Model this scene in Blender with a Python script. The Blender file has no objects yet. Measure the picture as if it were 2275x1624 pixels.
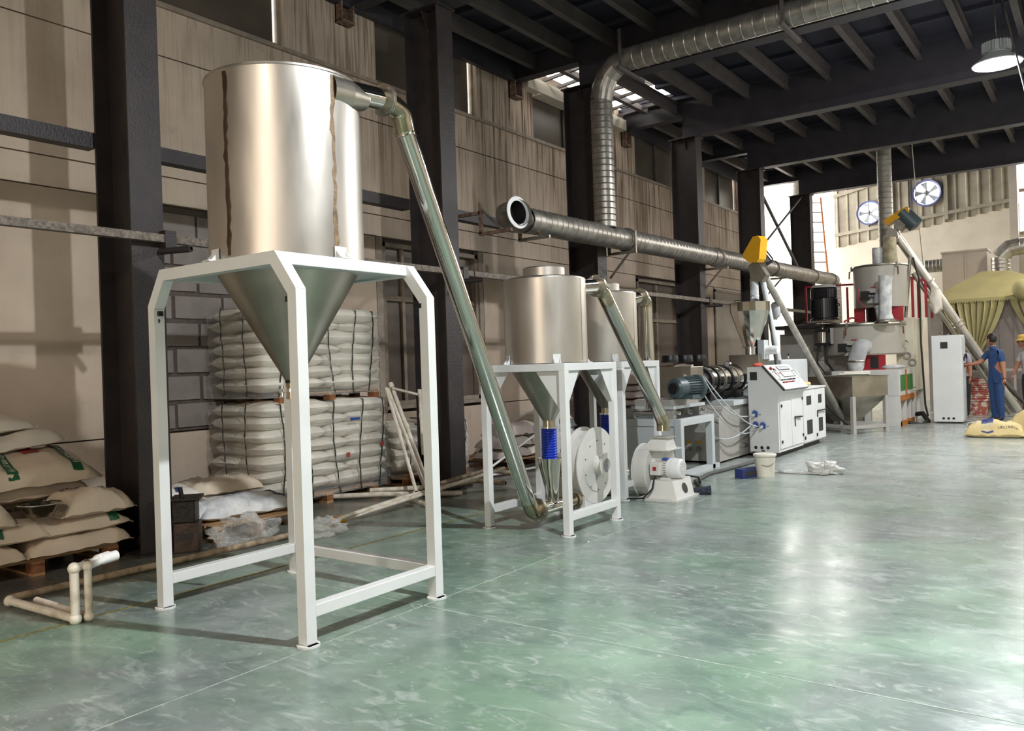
import bpy, math, random
from math import sin, cos, pi, radians, atan2, hypot, sqrt
from mathutils import Vector as V, Matrix, noise

# ---------------------------------------------------------------- camera
H = 1.45
ROLL = radians(1.86); YAW = math.atan(1323.7/1815.0); FPX = 1815.0
Fv = V((-sin(YAW), cos(YAW), 0)); R0 = V((cos(YAW), sin(YAW), 0)); U0 = V((0, 0, 1))
Rv = R0*cos(ROLL) - U0*sin(ROLL); Uv = R0*sin(ROLL) + U0*cos(ROLL)
sc = bpy.context.scene
cd = bpy.data.cameras.new('camera'); cam = bpy.data.objects.new('camera', cd)
sc.collection.objects.link(cam); sc.camera = cam
cd.sensor_fit = 'HORIZONTAL'; cd.sensor_width = 36.0; cd.lens = FPX/2275.0*36.0
cd.clip_start = 0.05; cd.clip_end = 200
M = Matrix((Rv, Uv, -Fv)).transposed().to_4x4(); M.translation = V((0, 0, H)); cam.matrix_world = M
def at(px, py, x=None, y=None, z=None):
    "point where the view line through a photo pixel meets the plane x=, y= or z="
    d = Fv + Rv*((px-1137.5)/FPX) + Uv*((812-py)/FPX)
    if x is not None: t = x/d.x
    elif y is not None: t = y/d.y
    else: t = (z-H)/d.z
    return V((0, 0, H)) + d*t

# ---------------------------------------------------------------- world, lights, exposure
def lin(c):
    if isinstance(c, str):
        c = [int(c[i:i+2], 16)/255 for i in (0, 2, 4)]
    return tuple((v/12.92 if v <= .04045 else ((v+.055)/1.055)**2.4) for v in c[:3])
w = bpy.data.worlds.new('sky'); sc.world = w; w.use_nodes = True
bg = w.node_tree.nodes['Background']; bg.inputs[0].default_value = (1.0, .965, .9, 1); bg.inputs[1].default_value = 13.0
sc.view_settings.view_transform = 'Standard'; sc.view_settings.look = 'None'
sc.view_settings.exposure = -0.1; sc.view_settings.gamma = 1.0; sc.view_settings.use_curve_mapping = False
sc.cycles.max_bounces = 7; sc.cycles.diffuse_bounces = 4; sc.cycles.glossy_bounces = 4
sc.cycles.transparent_max_bounces = 10; sc.cycles.sample_clamp_indirect = 25.0
sc.cycles.use_denoising = True; sc.cycles.caustics_reflective = False; sc.cycles.caustics_refractive = False
LX = -0.95
LAMPS = [(0.0, 3.75, 5.5, 700, (.94, .97, 1)), (-1.08, 12.58, 5.22, 460, (.97, .98, 1)), (1.2, 17.5, 5.4, 240, (1, .96, .9)), (0.6, 21.8, 5.4, 190, (1, .92, .8)),
         (5.2, 3.7, 5.4, 45, (1, .95, .88)), (5.2, 12.4, 5.4, 90, (1, .97, .93)), (5.2, 19.0, 5.4, 150, (1, .95, .88)), (-0.9, -3.0, 5.4, 300, (1, .86, .72))]
def area(name, loc, size, energy, col, rot=(0, 0, 0), sy=None):
    l = bpy.data.lights.new(name, 'AREA'); l.energy = energy; l.color = col; l.size = size
    l.shape = 'DISK' if sy is None else 'RECTANGLE'
    if sy: l.size_y = sy
    o = bpy.data.objects.new(name, l); sc.collection.objects.link(o); o.location = loc; o.rotation_euler = rot
    return o
for i, (x, y, z, e, c) in enumerate(LAMPS):
    area('high_bay_light', (x, y, z-.02), .12 if i == 0 else .35, e*(.62 if i == 0 else .8), c)
    l = bpy.data.lights.new('high_bay_spill', 'POINT'); l.energy = e*(.62 if i == 0 else .42); l.color = c; l.shadow_soft_size = .05 if i == 0 else .25
    o = bpy.data.objects.new('high_bay_spill', l); sc.collection.objects.link(o); o.location = (x, y, z-.09)
area('warm_back_fill', (-1.0, -6.8, 2.6), 4.4, 170, (1, .76, .58), (radians(90), 0, 0), 4.2)  # added warm fill behind the camera, wider than the door opening
area('right_side_fill', (7.8, 8.0, 2.6), 6.0, 15, (.95, .97, 1), (radians(90), 0, radians(90)), 4.0)  # added weak cool fill; the right wall is solid, without a gate

# ---------------------------------------------------------------- materials
MATS = {}
def mat(name, col, rough=.55, metal=0.0, var=.12, scale=6.0, bump=.0, bscale=None, col2=None, stretch=(1, 1, 1), emit=None, alpha=None, coat=0, spec=.5, ramp=(.35, .65), rvar=.1):
    if name in MATS: return MATS[name]
    m = bpy.data.materials.new(name); m.use_nodes = True; MATS[name] = m
    nt = m.node_tree; N = nt.nodes; L = nt.links; P = N['Principled BSDF']
    c1 = lin(col); 
    c2 = lin(col2) if col2 else tuple(v*(1-var*1.6) for v in c1)
    tc = N.new('ShaderNodeTexCoord'); mp = N.new('ShaderNodeMapping'); mp.inputs['Scale'].default_value = stretch
    L.new(tc.outputs['Object'], mp.inputs[0])
    nz = N.new('ShaderNodeTexNoise'); nz.inputs['Scale'].default_value = scale; nz.inputs['Detail'].default_value = 6
    L.new(mp.outputs[0], nz.inputs['Vector'])
    cr = N.new('ShaderNodeValToRGB'); cr.color_ramp.elements[0].position = ramp[0]; cr.color_ramp.elements[1].position = ramp[1]
    cr.color_ramp.elements[0].color = (*c2, 1); cr.color_ramp.elements[1].color = (*c1, 1)
    L.new(nz.outputs[0], cr.inputs[0]); L.new(cr.outputs[0], P.inputs['Base Color'])
    P.inputs['Metallic'].default_value = metal; P.inputs['Specular IOR Level'].default_value = spec
    mr = N.new('ShaderNodeMapRange'); mr.inputs[3].default_value = max(.02, rough-rvar*.6); mr.inputs[4].default_value = min(1, rough+rvar*.6)
    L.new(nz.outputs[0], mr.inputs[0]); L.new(mr.outputs[0], P.inputs['Roughness'])
    if coat: P.inputs['Coat Weight'].default_value = coat; P.inputs['Coat Roughness'].default_value = .15
    if bump:
        b = N.new('ShaderNodeBump'); b.inputs['Strength'].default_value = bump; b.inputs['Distance'].default_value = .02
        n2 = N.new('ShaderNodeTexNoise'); n2.inputs['Scale'].default_value = bscale or scale*4; n2.inputs['Detail'].default_value = 5
        L.new(mp.outputs[0], n2.inputs['Vector']); L.new(n2.outputs[0], b.inputs['Height']); L.new(b.outputs[0], P.inputs['Normal'])
    if emit: P.inputs['Emission Color'].default_value = (*lin(emit[0]), 1); P.inputs['Emission Strength'].default_value = emit[1]
    if alpha is not None: P.inputs['Alpha'].default_value = alpha
    return m
WHITE = mat('white_enamel', 'dcdedd', .38, var=.05, scale=3, spec=.5, bump=.02, bscale=30)
MACH = mat('machine_white', 'd0cfca', .4, var=.05, scale=3)
DRUM = mat('mixer_grey', 'aaa69c', .4, var=.05, scale=3)
CREAM = mat('machine_cream', 'cfc9b4', .42, var=.06, scale=3)
GREYP = mat('machine_grey_paint', 'a9a6a0', .45, var=.08, scale=3)
LGREY = mat('light_blue_grey_paint', 'c3c9cb', .42, var=.05, scale=3)
STEEL = mat('stainless_brushed', 'cdc8c0', .4, 1.0, var=.09, scale=5, stretch=(1, 1, .3), bump=.12, bscale=4, rvar=.22)
STEELD = mat('stainless_dull', 'b4afa3', .36, 1.0, var=.16, scale=3, bump=.05, bscale=5)
POL = mat('stainless_polished', 'd2cfc6', .09, 1.0, var=.05, scale=3, rvar=.04, bump=.015, bscale=3)
GOLD = mat('heat_tinted_steel', 'c9bda2', .16, 1.0, var=.25, scale=14)
CHROME = mat('chrome', 'dddddd', .12, 1.0, var=.05)
GALV = mat('galvanised', 'aba69e', .38, .7, var=.22, scale=9, rvar=.2)
GALVP = mat('galvanised_pale', 'b3afa6', .5, .35, var=.15, scale=9)
GALVD = mat('galvanised_dull', '9c968c', .45, .7, var=.2, scale=8)
DARKST = mat('dark_painted_steel', '332c2b', .5, 0, var=.2, scale=5, bump=.25, bscale=60, col2='272224')
ROOFST = mat('roof_steel_dark', '37343a', .6, 0, var=.15, scale=4, col2='2d2b33')
PURL = mat('purlin_paint', '5d5655', .6, 0, var=.15, scale=4)
DECK = mat('roof_deck', '35333d', .7, 0, col2='282836', scale=.7, ramp=(.3, .7))
BLACK = mat('black_plastic', '17171a', .4, var=.1)
BLACKR = mat('black_rubber', '1d1c1d', .6, var=.1)
MOTORB = mat('black_motor_paint', '14151b', .25, var=.1, coat=.4)
MOTORG = mat('slate_motor_paint', '46555a', .4, var=.1)
YEL = mat('safety_yellow', 'd99e10', .4, var=.06)
RED = mat('red_paint', 'a3202b', .42, var=.12)
BLUEH = mat('blue_hose', '1436b4', .25, var=.12, spec=.6)
BLUEP = mat('blue_plastic', '1d4b9c', .4, var=.1)
GREEN = mat('green_plastic', '3fae2c', .4, var=.1)
GREENP = mat('green_painted_panel', '3d7a38', .5, var=.15)
ORANGE = mat('orange_rust_paint', 'b8702e', .6, var=.25, scale=12)
WOOD = mat('pallet_wood', 'b48b5e', .75, var=.25, scale=4, stretch=(1, 1, 6), bump=.2)
WOODR = mat('pallet_block_wood', '9a6440', .8, var=.25, scale=12, bump=.2)
PVC = mat('dirty_pvc', 'e4dccd', .45, var=.2, scale=10, col2='bcae98', ramp=(.3, .55))
PVCD = mat('muddy_pvc', 'a8967c', .65, var=.2, scale=14, col2='6e5c48', ramp=(.35, .6))
PVCW = mat('clean_white_pvc', 'efefec', .35, var=.04)
SACKW = mat('woven_white_sack', 'e0d8cb', .55, var=.07, scale=3, bump=.15, bscale=14)
SACKT = mat('tan_paper_sack', 'd3c3ad', .6, var=.1, scale=3, bump=.5, bscale=7)
SACKG = mat('dusty_white_sack', 'dfe0de', .5, var=.2, scale=7, col2='a9adb0', bump=.25, bscale=16)
SACKM = mat('mauve_grey_sack', 'a79a92', .65, var=.2, scale=4, bump=.2, bscale=14)
SACKB = mat('brown_empty_sack', '8b6a48', .75, var=.3, scale=6, bump=.3)
SACKY = mat('yellow_kraft_sack', 'd2bc85', .55, var=.12, scale=4, bump=.25)
LABELG = mat('green_print', '1f5a38', .5, var=.1)
LABELB = mat('blue_print', '27366e', .5, var=.1)
INKR = mat('red_print', 'a8403f', .6, var=.2)
INKK = mat('black_print', '3b3733', .6)
INKW = mat('white_print', 'e6e2da', .6)
SEAL = mat('brown_sealant', '8a7152', .55, var=.35, scale=14, bump=.4)
SEALD = mat('dark_seam_stain', '4c3a2c', .45, .3, var=.3, scale=10)
STRAP = mat('dark_green_strap', '2c3428', .5)
GLASSD = mat('dirty_clerestory_glass', '5f564b', .32, 0, col2='453e36', scale=1.4, spec=.6, ramp=(.25, .75))
GLASSW = mat('dusty_window_glass', '6e6259', .3, 0, col2='4e443e', scale=1.6, spec=.5, ramp=(.3, .7))
FRAMEW = mat('weathered_window_frame', '9d8f7f', .6, var=.2, scale=7)
GRILL = mat('black_mesh', '232325', .6)
CLOTHY = mat('pale_yellow_canvas', 'b8ae7c', .8, var=.1, scale=2, bump=.1)
CURT = mat('grey_curtain_panel', '8d8480', .8, var=.1, scale=3)
CORR = mat('corrugated_cladding', 'aca493', .6, var=.12, scale=2, col2='908979')
SKIN = mat('skin', 'a06b50', .55, var=.08)
HAIR = mat('black_hair', '17130f', .6)
UNIF = mat('blue_workwear', '23416f', .8, var=.1, scale=10, bump=.2)
TROUB = mat('black_trousers', '1c1d24', .8)
SHIRTG = mat('grey_shirt', 'a39d9c', .8, var=.1)
SHIRTL = mat('lilac_shirt', '9a97a8', .8)
HATY = mat('straw_yellow_hat', 'd0ae52', .7, var=.2, scale=30)
SHOE = mat('black_shoe', '131315', .5)
BUCK = mat('off_white_bucket', 'e3dfd0', .4, var=.06)
PANELW = mat('control_panel_face', 'c4c4c2', .4, var=.05)
YTAPE = mat('yellow_floor_tape', '8d8748', .6, var=.3, scale=30, col2='4f523f')
JOINT = mat('pale_joint_filler', 'a9b8ac', .6, var=.25, scale=20)
MORT = mat('grey_mortar', '5f554f', .85, var=.2, scale=20, bump=.5, bscale=40)
BLOCK = mat('aerated_block', '8b827c', .8, var=.16, scale=3, bump=.2, bscale=30)
IRON = mat('greasy_cast_iron', '2c2828', .5, .4, var=.3, scale=10, bump=.4)
IRONR = mat('rusty_die_plate', '5b4c44', .6, .4, var=.3, scale=12, bump=.3)
SCREEN = mat('phone_light', 'cfe4ff', .3, emit=('cfe4ff', 6))
LENS = mat('lamp_diffuser', 'ffffff', .3, emit=('f4f9ff', 9))
PEBB = mat('white_pebble', 'e8e8e0', .5)
RUST = mat('rusty_bracket', '8a6f5f', .7, var=.4, scale=25, bump=.4)

def film(name, a, rough=.12, col='f0efe9', bump=.8, bs=14, st=(1, 1, 2.4), e=.55):
    m = bpy.data.materials.new(name); m.use_nodes = True; nt = m.node_tree; N = nt.nodes; L = nt.links
    P = N['Principled BSDF']; P.inputs['Base Color'].default_value = (*lin(col), 1); P.inputs['Roughness'].default_value = rough
    P.inputs['Specular IOR Level'].default_value = .9
    tc = N.new('ShaderNodeTexCoord'); mp = N.new('ShaderNodeMapping'); mp.inputs['Scale'].default_value = st; L.new(tc.outputs['Object'], mp.inputs[0])
    n = N.new('ShaderNodeTexNoise'); n.inputs['Scale'].default_value = bs; n.inputs['Detail'].default_value = 4; n.inputs['Distortion'].default_value = .6; L.new(mp.outputs[0], n.inputs['Vector'])
    b = N.new('ShaderNodeBump'); b.inputs['Strength'].default_value = bump; b.inputs['Distance'].default_value = .03; L.new(n.outputs[0], b.inputs['Height']); L.new(b.outputs[0], P.inputs['Normal'])
    T = N.new('ShaderNodeBsdfTransparent'); X = N.new('ShaderNodeMixShader')
    lw = N.new('ShaderNodeLayerWeight'); lw.inputs[0].default_value = .35; L.new(b.outputs[0], lw.inputs['Normal'])
    mr = N.new('ShaderNodeMapRange'); mr.inputs[3].default_value = a; mr.inputs[4].default_value = min(1, a+e); L.new(lw.outputs['Facing'], mr.inputs[0])
    L.new(mr.outputs[0], X.inputs[0]); L.new(T.outputs[0], X.inputs[1]); L.new(P.outputs[0], X.inputs[2])
    L.new(X.outputs[0], N['Material Output'].inputs['Surface'])
    MATS[name] = m; return m
FILM = film('stretch_film', .12, .1, bump=1.0, bs=5, st=(1, 1, 8), e=.35)
FILMC = film('crumpled_film', .10, .07, bump=1.0, bs=16, e=.5)
FLEX = film('clear_flexible_tube', .45, .12, col='c8ccd0', bump=.5, bs=20)

def wall_mat():
    m = bpy.data.materials.new('stained_plaster'); m.use_nodes = True; nt = m.node_tree; N = nt.nodes; L = nt.links; P = N['Principled BSDF']
    tc = N.new('ShaderNodeTexCoord')
    def nz(scale, st, det=6, dist=0):
        mp = N.new('ShaderNodeMapping'); mp.inputs['Scale'].default_value = st; L.new(tc.outputs['Object'], mp.inputs[0])
        n = N.new('ShaderNodeTexNoise'); n.inputs['Scale'].default_value = scale; n.inputs['Detail'].default_value = det; n.inputs['Distortion'].default_value = dist; L.new(mp.outputs[0], n.inputs['Vector']); return n
    def ramp(n, a, b, ca=(0, 0, 0, 1), cb=(1, 1, 1, 1)):
        r = N.new('ShaderNodeValToRGB'); r.color_ramp.elements[0].position = a; r.color_ramp.elements[1].position = b
        r.color_ramp.elements[0].color = ca; r.color_ramp.elements[1].color = cb; L.new(n.outputs[0], r.inputs[0]); return r
    base = ramp(nz(1.3, (1, 1, 1), 8), .3, .7, (*lin('ad9d8c'), 1), (*lin('c7b6a4'), 1))
    strk = ramp(nz(5.5, (1, 2.2, .10), 9, .5), .5, .66)
    strk2 = ramp(nz(17, (1, 2.0, .06), 6, .3), .52, .64)
    sep = N.new('ShaderNodeSeparateXYZ'); L.new(tc.outputs['Object'], sep.inputs[0])
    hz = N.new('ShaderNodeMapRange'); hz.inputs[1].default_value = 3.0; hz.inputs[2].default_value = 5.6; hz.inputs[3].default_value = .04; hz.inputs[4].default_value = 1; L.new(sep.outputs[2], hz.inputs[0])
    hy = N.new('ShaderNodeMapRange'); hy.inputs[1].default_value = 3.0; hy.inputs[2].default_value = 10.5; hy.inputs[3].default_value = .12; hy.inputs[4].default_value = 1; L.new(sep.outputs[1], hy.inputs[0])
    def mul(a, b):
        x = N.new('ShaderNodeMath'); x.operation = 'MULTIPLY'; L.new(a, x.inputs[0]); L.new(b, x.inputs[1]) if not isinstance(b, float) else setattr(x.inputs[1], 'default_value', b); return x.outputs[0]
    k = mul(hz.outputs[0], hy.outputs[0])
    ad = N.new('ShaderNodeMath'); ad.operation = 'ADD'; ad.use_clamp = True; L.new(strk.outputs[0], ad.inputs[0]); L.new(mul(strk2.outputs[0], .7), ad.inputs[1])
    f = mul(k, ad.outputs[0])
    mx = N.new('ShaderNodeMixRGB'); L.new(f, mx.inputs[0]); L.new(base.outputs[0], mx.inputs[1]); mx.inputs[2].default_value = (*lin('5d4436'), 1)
    gr = ramp(nz(5, (1, 1, 1), 9), .62, .8)
    mx2 = N.new('ShaderNodeMixRGB'); L.new(mul(gr.outputs[0], .35), mx2.inputs[0]); L.new(mx.outputs[0], mx2.inputs[1]); mx2.inputs[2].default_value = (*lin('8b7a6a'), 1)
    L.new(mx2.outputs[0], P.inputs['Base Color']); P.inputs['Roughness'].default_value = .8; P.inputs['Specular IOR Level'].default_value = .25
    b = N.new('ShaderNodeBump'); b.inputs['Strength'].default_value = .25; b.inputs['Distance'].default_value = .02
    L.new(nz(14, (1, 1, 1), 8).outputs[0], b.inputs['Height']); L.new(b.outputs[0], P.inputs['Normal'])
    return m
WALL = wall_mat(); MATS['stained_plaster'] = WALL
PLAST = mat('white_plaster', 'd6cdbd', .8, var=.08, scale=2, bump=.2, bscale=9)
PLASTG = mat('pale_grey_plaster', 'bdb5aa', .8, var=.08, scale=2, bump=.15)

def floor_mat():
    m = bpy.data.materials.new('worn_green_epoxy'); m.use_nodes = True; nt = m.node_tree; N = nt.nodes; L = nt.links; P = N['Principled BSDF']
    tc = N.new('ShaderNodeTexCoord')
    def nz(scale, det=8, dist=0, st=(1, 1, 1), rot=0):
        mp = N.new('ShaderNodeMapping'); mp.inputs['Scale'].default_value = st; mp.inputs['Rotation'].default_value = (0, 0, rot); L.new(tc.outputs['Object'], mp.inputs[0])
        n = N.new('ShaderNodeTexNoise'); n.inputs['Scale'].default_value = scale; n.inputs['Detail'].default_value = det; n.inputs['Distortion'].default_value = dist; n.inputs['Roughness'].default_value = .6; L.new(mp.outputs[0], n.inputs['Vector']); return n.outputs[0]
    def rmp(s, a, b, ca=(0, 0, 0, 1), cb=(1, 1, 1, 1)):
        r = N.new('ShaderNodeValToRGB'); r.color_ramp.elements[0].position = a; r.color_ramp.elements[1].position = b
        r.color_ramp.elements[0].color = ca; r.color_ramp.elements[1].color = cb; L.new(s, r.inputs[0]); return r.outputs[0]
    def mix(f, a, b, blend='MIX'):
        x = N.new('ShaderNodeMixRGB'); x.blend_type = blend
        for i, s in enumerate((f, a, b)):
            if isinstance(s, (float, int)): x.inputs[i].default_value = s
            elif isinstance(s, tuple): x.inputs[i].default_value = (*s, 1)
            else: L.new(s, x.inputs[i])
        return x.outputs[0]
    def mul(a, b):
        x = N.new('ShaderNodeMath'); x.operation = 'MULTIPLY'; L.new(a, x.inputs[0])
        if isinstance(b, float): x.inputs[1].default_value = b
        else: L.new(b, x.inputs[1])
        return x.outputs[0]
    sep = N.new('ShaderNodeSeparateXYZ'); L.new(tc.outputs['Object'], sep.inputs[0])
    green = mix(rmp(nz(.9, 8, .4), .38, .62), lin('647e6a'), lin('849e8b'))
    grey = mix(rmp(nz(2.3, 8, .8), .35, .65), lin('68706f'), lin('858f8c'))
    gm = rmp(nz(.55, 7, .6), .40, .62)
    base = mix(gm, green, grey)
    # whiter further up the hall: powder dust, plus glancing reflection put into the colour
    fy = N.new('ShaderNodeMapRange'); fy.inputs[1].default_value = 5.5; fy.inputs[2].default_value = 12; L.new(sep.outputs[1], fy.inputs[0])
    pw = mix(rmp(nz(1.8, 8, .3), .3, .7), lin('858b89'), lin('a3a6a2'))
    base = mix(mul(fy.outputs[0], .85), base, pw)
    # scuffs
    base = mix(mul(rmp(nz(3.2, 10, 1.8, (1, 2.6, 1), .5), .54, .66), .55), base, lin('aab4ae'))
    base = mix(mul(rmp(nz(1.4, 10, 2.2, (1, 1.8, 1), -.3), .52, .60), .45), base, lin('5c6f6a'))
    base = mix(mul(rmp(nz(12, 8, .5), .55, .68), .35), base, lin('93a39a'))
    base = mix(mul(rmp(nz(7.5, 9, 1.5), .62, .70), .30), base, lin('cfd6cf'))
    base = mix(mul(rmp(nz(4.1, 9, 1.0), .60, .75), .45), base, lin('4b5855'))
    # brown dust along the wall
    fx = N.new('ShaderNodeMapRange'); fx.inputs[1].default_value = -5.2; fx.inputs[2].default_value = -6.4; L.new(sep.outputs[0], fx.inputs[0])
    base = mix(mul(fx.outputs[0], .75), base, lin('5f564f'))
    L.new(base, P.inputs['Base Color'])
    r = N.new('ShaderNodeMapRange'); r.inputs[1].default_value = .3; r.inputs[2].default_value = .7; r.inputs[3].default_value = .16; r.inputs[4].default_value = .32; L.new(nz(2.1, 9, .8), r.inputs[0]); L.new(r.outputs[0], P.inputs['Roughness'])
    b = N.new('ShaderNodeBump'); b.inputs['Strength'].default_value = .12; b.inputs['Distance'].default_value = .01; L.new(nz(9, 9), b.inputs['Height']); L.new(b.outputs[0], P.inputs['Normal'])
    P.inputs['Specular IOR Level'].default_value = .5
    return m
FLOOR = floor_mat(); MATS['worn_green_epoxy'] = FLOOR

# ---------------------------------------------------------------- mesh builder
class MB:
    def __init__(s): s.v = []; s.f = []; s.sm = []; s.mi = []
    def add(s, vs, fs, sm=False, mi=0):
        k = len(s.v); s.v += [V(p) for p in vs]
        for f in fs: s.f.append([i+k for i in f]); s.sm.append(sm); s.mi.append(mi)
        return s
    def box(s, a, b, mi=0):
        x0, y0, z0 = a; x1, y1, z1 = b
        return s.add([(x0,y0,z0),(x1,y0,z0),(x1,y1,z0),(x0,y1,z0),(x0,y0,z1),(x1,y0,z1),(x1,y1,z1),(x0,y1,z1)],
              [(0,3,2,1),(4,5,6,7),(0,1,5,4),(1,2,6,5),(2,3,7,6),(3,0,4,7)], mi=mi)
    def prism(s, poly, ext, mi=0, sm=False):
        n = len(poly); e = V(ext); vs = [V(p) for p in poly]; vs += [p+e for p in vs[:n]]
        s.add(vs, [tuple(range(n))[::-1], tuple(range(n, 2*n))], mi=mi)
        return s.add(vs, [(i, (i+1) % n, n+(i+1) % n, n+i) for i in range(n)], sm=sm, mi=mi)
    def bar(s, p, q, w, h, up=(0, 0, 1), mi=0):
        p = V(p); q = V(q); d = (q-p).normalized(); u = V(up)
        if abs(d.dot(u)) > .98: u = V((0, 1, 0))
        a = d.cross(u).normalized(); b = a.cross(d).normalized()
        c = [p+a*(sx*w/2)+b*(sy*h/2) for sx, sy in ((-1,-1),(1,-1),(1,1),(-1,1))]
        return s.prism(c, q-p, mi=mi)
    def tube(s, pts, r, n=12, caps=True, sm=True, mi=0, radii=None, closed=False):
        pts = [V(p) for p in pts]; m = len(pts); rs = radii or [r]*m
        t0 = (pts[1]-pts[0]).normalized(); u = V((0, 0, 1)) if abs(t0.z) < .95 else V((1, 0, 0))
        a = t0.cross(u).normalized(); vs = []
        for i in range(m):
            t = (pts[min(i+1, m-1)]-pts[max(i-1, 0)]).normalized()
            a = (a - t*a.dot(t)).normalized(); b = t.cross(a)
            for k in range(n):
                an = 2*pi*k/n; vs.append(pts[i]+(a*cos(an)+b*sin(an))*rs[i])
        fs = [(i*n+k, i*n+(k+1) % n, (i+1)*n+(k+1) % n, (i+1)*n+k) for i in range(m-1) for k in range(n)]
        s.add(vs, fs, sm, mi)
        if caps: s.add(vs[:n], [tuple(range(n))[::-1]], mi=mi); s.add(vs[-n:], [tuple(range(n))], mi=mi)
        return s
    def lathe(s, c, prof, n=24, axis=(0, 0, 1), sm=True, mi=0, a0=0.0, a1=2*pi):
        c = V(c); ax = V(axis).normalized(); u = V((0, 0, 1)) if abs(ax.z) < .9 else V((1, 0, 0))
        if abs(ax.z) >= .9: a = V((1, 0, 0))
        else: a = ax.cross(u).normalized()
        b = ax.cross(a); full = abs(a1-a0-2*pi) < 1e-6; kk = n if full else n+1
        for (r0, z0), (r1, z1) in zip(prof[:-1], prof[1:]):
            vs = []
            for r, z in ((r0, z0), (r1, z1)):
                for k in range(kk):
                    an = a0+(a1-a0)*k/n; vs.append(c+ax*z+(a*cos(an)+b*sin(an))*max(r, 1e-4))
            s.add(vs, [(k, (k+1) % kk, kk+(k+1) % kk, kk+k) for k in range(n)], sm, mi)
        return s
    def ball(s, c, r, n=12, m=8, mi=0, warp=None):
        c = V(c); r = V(r) if not isinstance(r, (int, float)) else V((r, r, r)); vs = []
        for j in range(m+1):
            for k in range(n):
                th = pi*j/m; ph = 2*pi*k/n; d = V((sin(th)*cos(ph), sin(th)*sin(ph), cos(th)))
                f = warp(d) if warp else 1.0
                vs.append(c+V((d.x*r.x, d.y*r.y, d.z*r.z))*f)
        return s.add(vs, [(j*n+k, (j+1)*n+k, (j+1)*n+(k+1) % n, j*n+(k+1) % n) for j in range(m) for k in range(n)], True, mi)
    def xf(s, mtx): s.v = [mtx @ p for p in s.v]; return s
    def rotz(s, a, c=(0, 0, 0)):
        c = V(c); return s.xf(Matrix.Translation(c) @ Matrix.Rotation(a, 4, 'Z') @ Matrix.Translation(-c))
    def mesh(s, name, mats, org=V((0, 0, 0))):
        me = bpy.data.meshes.new(name); me.from_pydata([p-org for p in s.v], [], s.f); 
        for m in (mats if isinstance(mats, (list, tuple)) else [mats]): me.materials.append(m)
        for p, sm, mi in zip(me.polygons, s.sm, s.mi): p.use_smooth = sm; p.material_index = mi
        me.validate(); return me
def wloc(o):
    p = V((0, 0, 0))
    while o: p = p + o.location; o = o.parent
    return p
def obj(name, mb, mats, parent=None, label=None, bevel=0, org=None):
    base = wloc(parent) if parent else (V(org) if org else V((0, 0, 0)))
    if org is not None and parent: base = V(org)
    o = bpy.data.objects.new(name, mb.mesh(name, mats, base)); sc.collection.objects.link(o)
    if parent: o.parent = parent; o.location = base - wloc(parent)
    elif org: o.location = org
    if label: o['label'] = label
    if bevel:
        b = o.modifiers.new('bevel', 'BEVEL'); b.width = bevel; b.segments = 2; b.limit_method = 'ANGLE'; b.angle_limit = radians(40)
    return o
def thing(name, label, cat, loc=(0, 0, 0), group=None):
    o = bpy.data.objects.new(name, None); sc.collection.objects.link(o); o.location = loc; o.empty_display_size = .1
    return tag(o, label, cat, group)
def tag(o, label, cat, group=None, kind=None):
    o['label'] = label; o['category'] = cat
    if group: o['group'] = group
    if kind: o['kind'] = kind
    return o
def struct(name, mb, mats, org=None, bevel=0):
    o = obj(name, mb, mats, org=org, bevel=bevel); o['kind'] = 'structure'; return o
def copy_tree(o, parent=None, off=None, label=None):
    c = o.copy(); sc.collection.objects.link(c); c.parent = parent
    if off is not None: c.location = o.location + V(off)
    if label: c['label'] = label
    for ch in list(o.children): copy_tree(ch, c)
    return c
def arc(c, p0, p1, n=6):
    "quarter-ish arc from p0 to p1 about centre c"
    c = V(c); a = V(p0)-c; b = V(p1)-c; out = []
    ang = a.angle(b)
    for i in range(n+1):
        t = i/n; out.append(c+(a*sin((1-t)*ang)+b*sin(t*ang))/sin(ang))
    return out
def elbow(p, corner, q, r, n=7):
    "points from p to q rounding the corner with radius r"
    p, k, q = V(p), V(corner), V(q); d0 = (p-k).normalized(); d1 = (q-k).normalized(); h = d0.angle(d1)/2
    L_ = r/math.tan(h); a = k+d0*L_; b = k+d1*L_; c = k+(d0+d1).normalized()*(r/sin(h))
    return [p]+arc(c, a, b, n)+[q]
def cyl_hit(px, py, cx, cy, R):
    d = at(px, py, z=H+1 if py < 800 else H-1); d = V((d.x, d.y)).normalized()
    b = d.x*cx+d.y*cy; disc = b*b-(cx*cx+cy*cy-R*R); t = b-sqrt(max(0, disc)); x, y = d.x*t, d.y*t
    return atan2(y-cy, x-cx)
def ncurve(a, b, sag, n=10, side=(0, 0, 0)):
    a, b = V(a), V(b); s_ = V(side)
    return [a.lerp(b, i/n)+V((0, 0, -sag*4*(i/n)*(1-i/n)))+s_*(4*(i/n)*(1-i/n)) for i in range(n+1)]
def text_mb(txt, size=.1):
    cu = bpy.data.curves.new('t', 'FONT'); cu.body = txt; cu.size = size; cu.align_x = 'CENTER'; cu.align_y = 'CENTER'
    o = bpy.data.objects.new('t', cu); sc.collection.objects.link(o)
    bpy.context.view_layer.update()
    dg = bpy.context.evaluated_depsgraph_get(); me = bpy.data.meshes.new_from_object(o.evaluated_get(dg))
    vs = [v.co.copy() for v in me.vertices]; fs = [tuple(p.vertices) for p in me.polygons]
    bpy.data.objects.remove(o); bpy.data.curves.remove(cu); bpy.data.meshes.remove(me)
    return vs, fs
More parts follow.
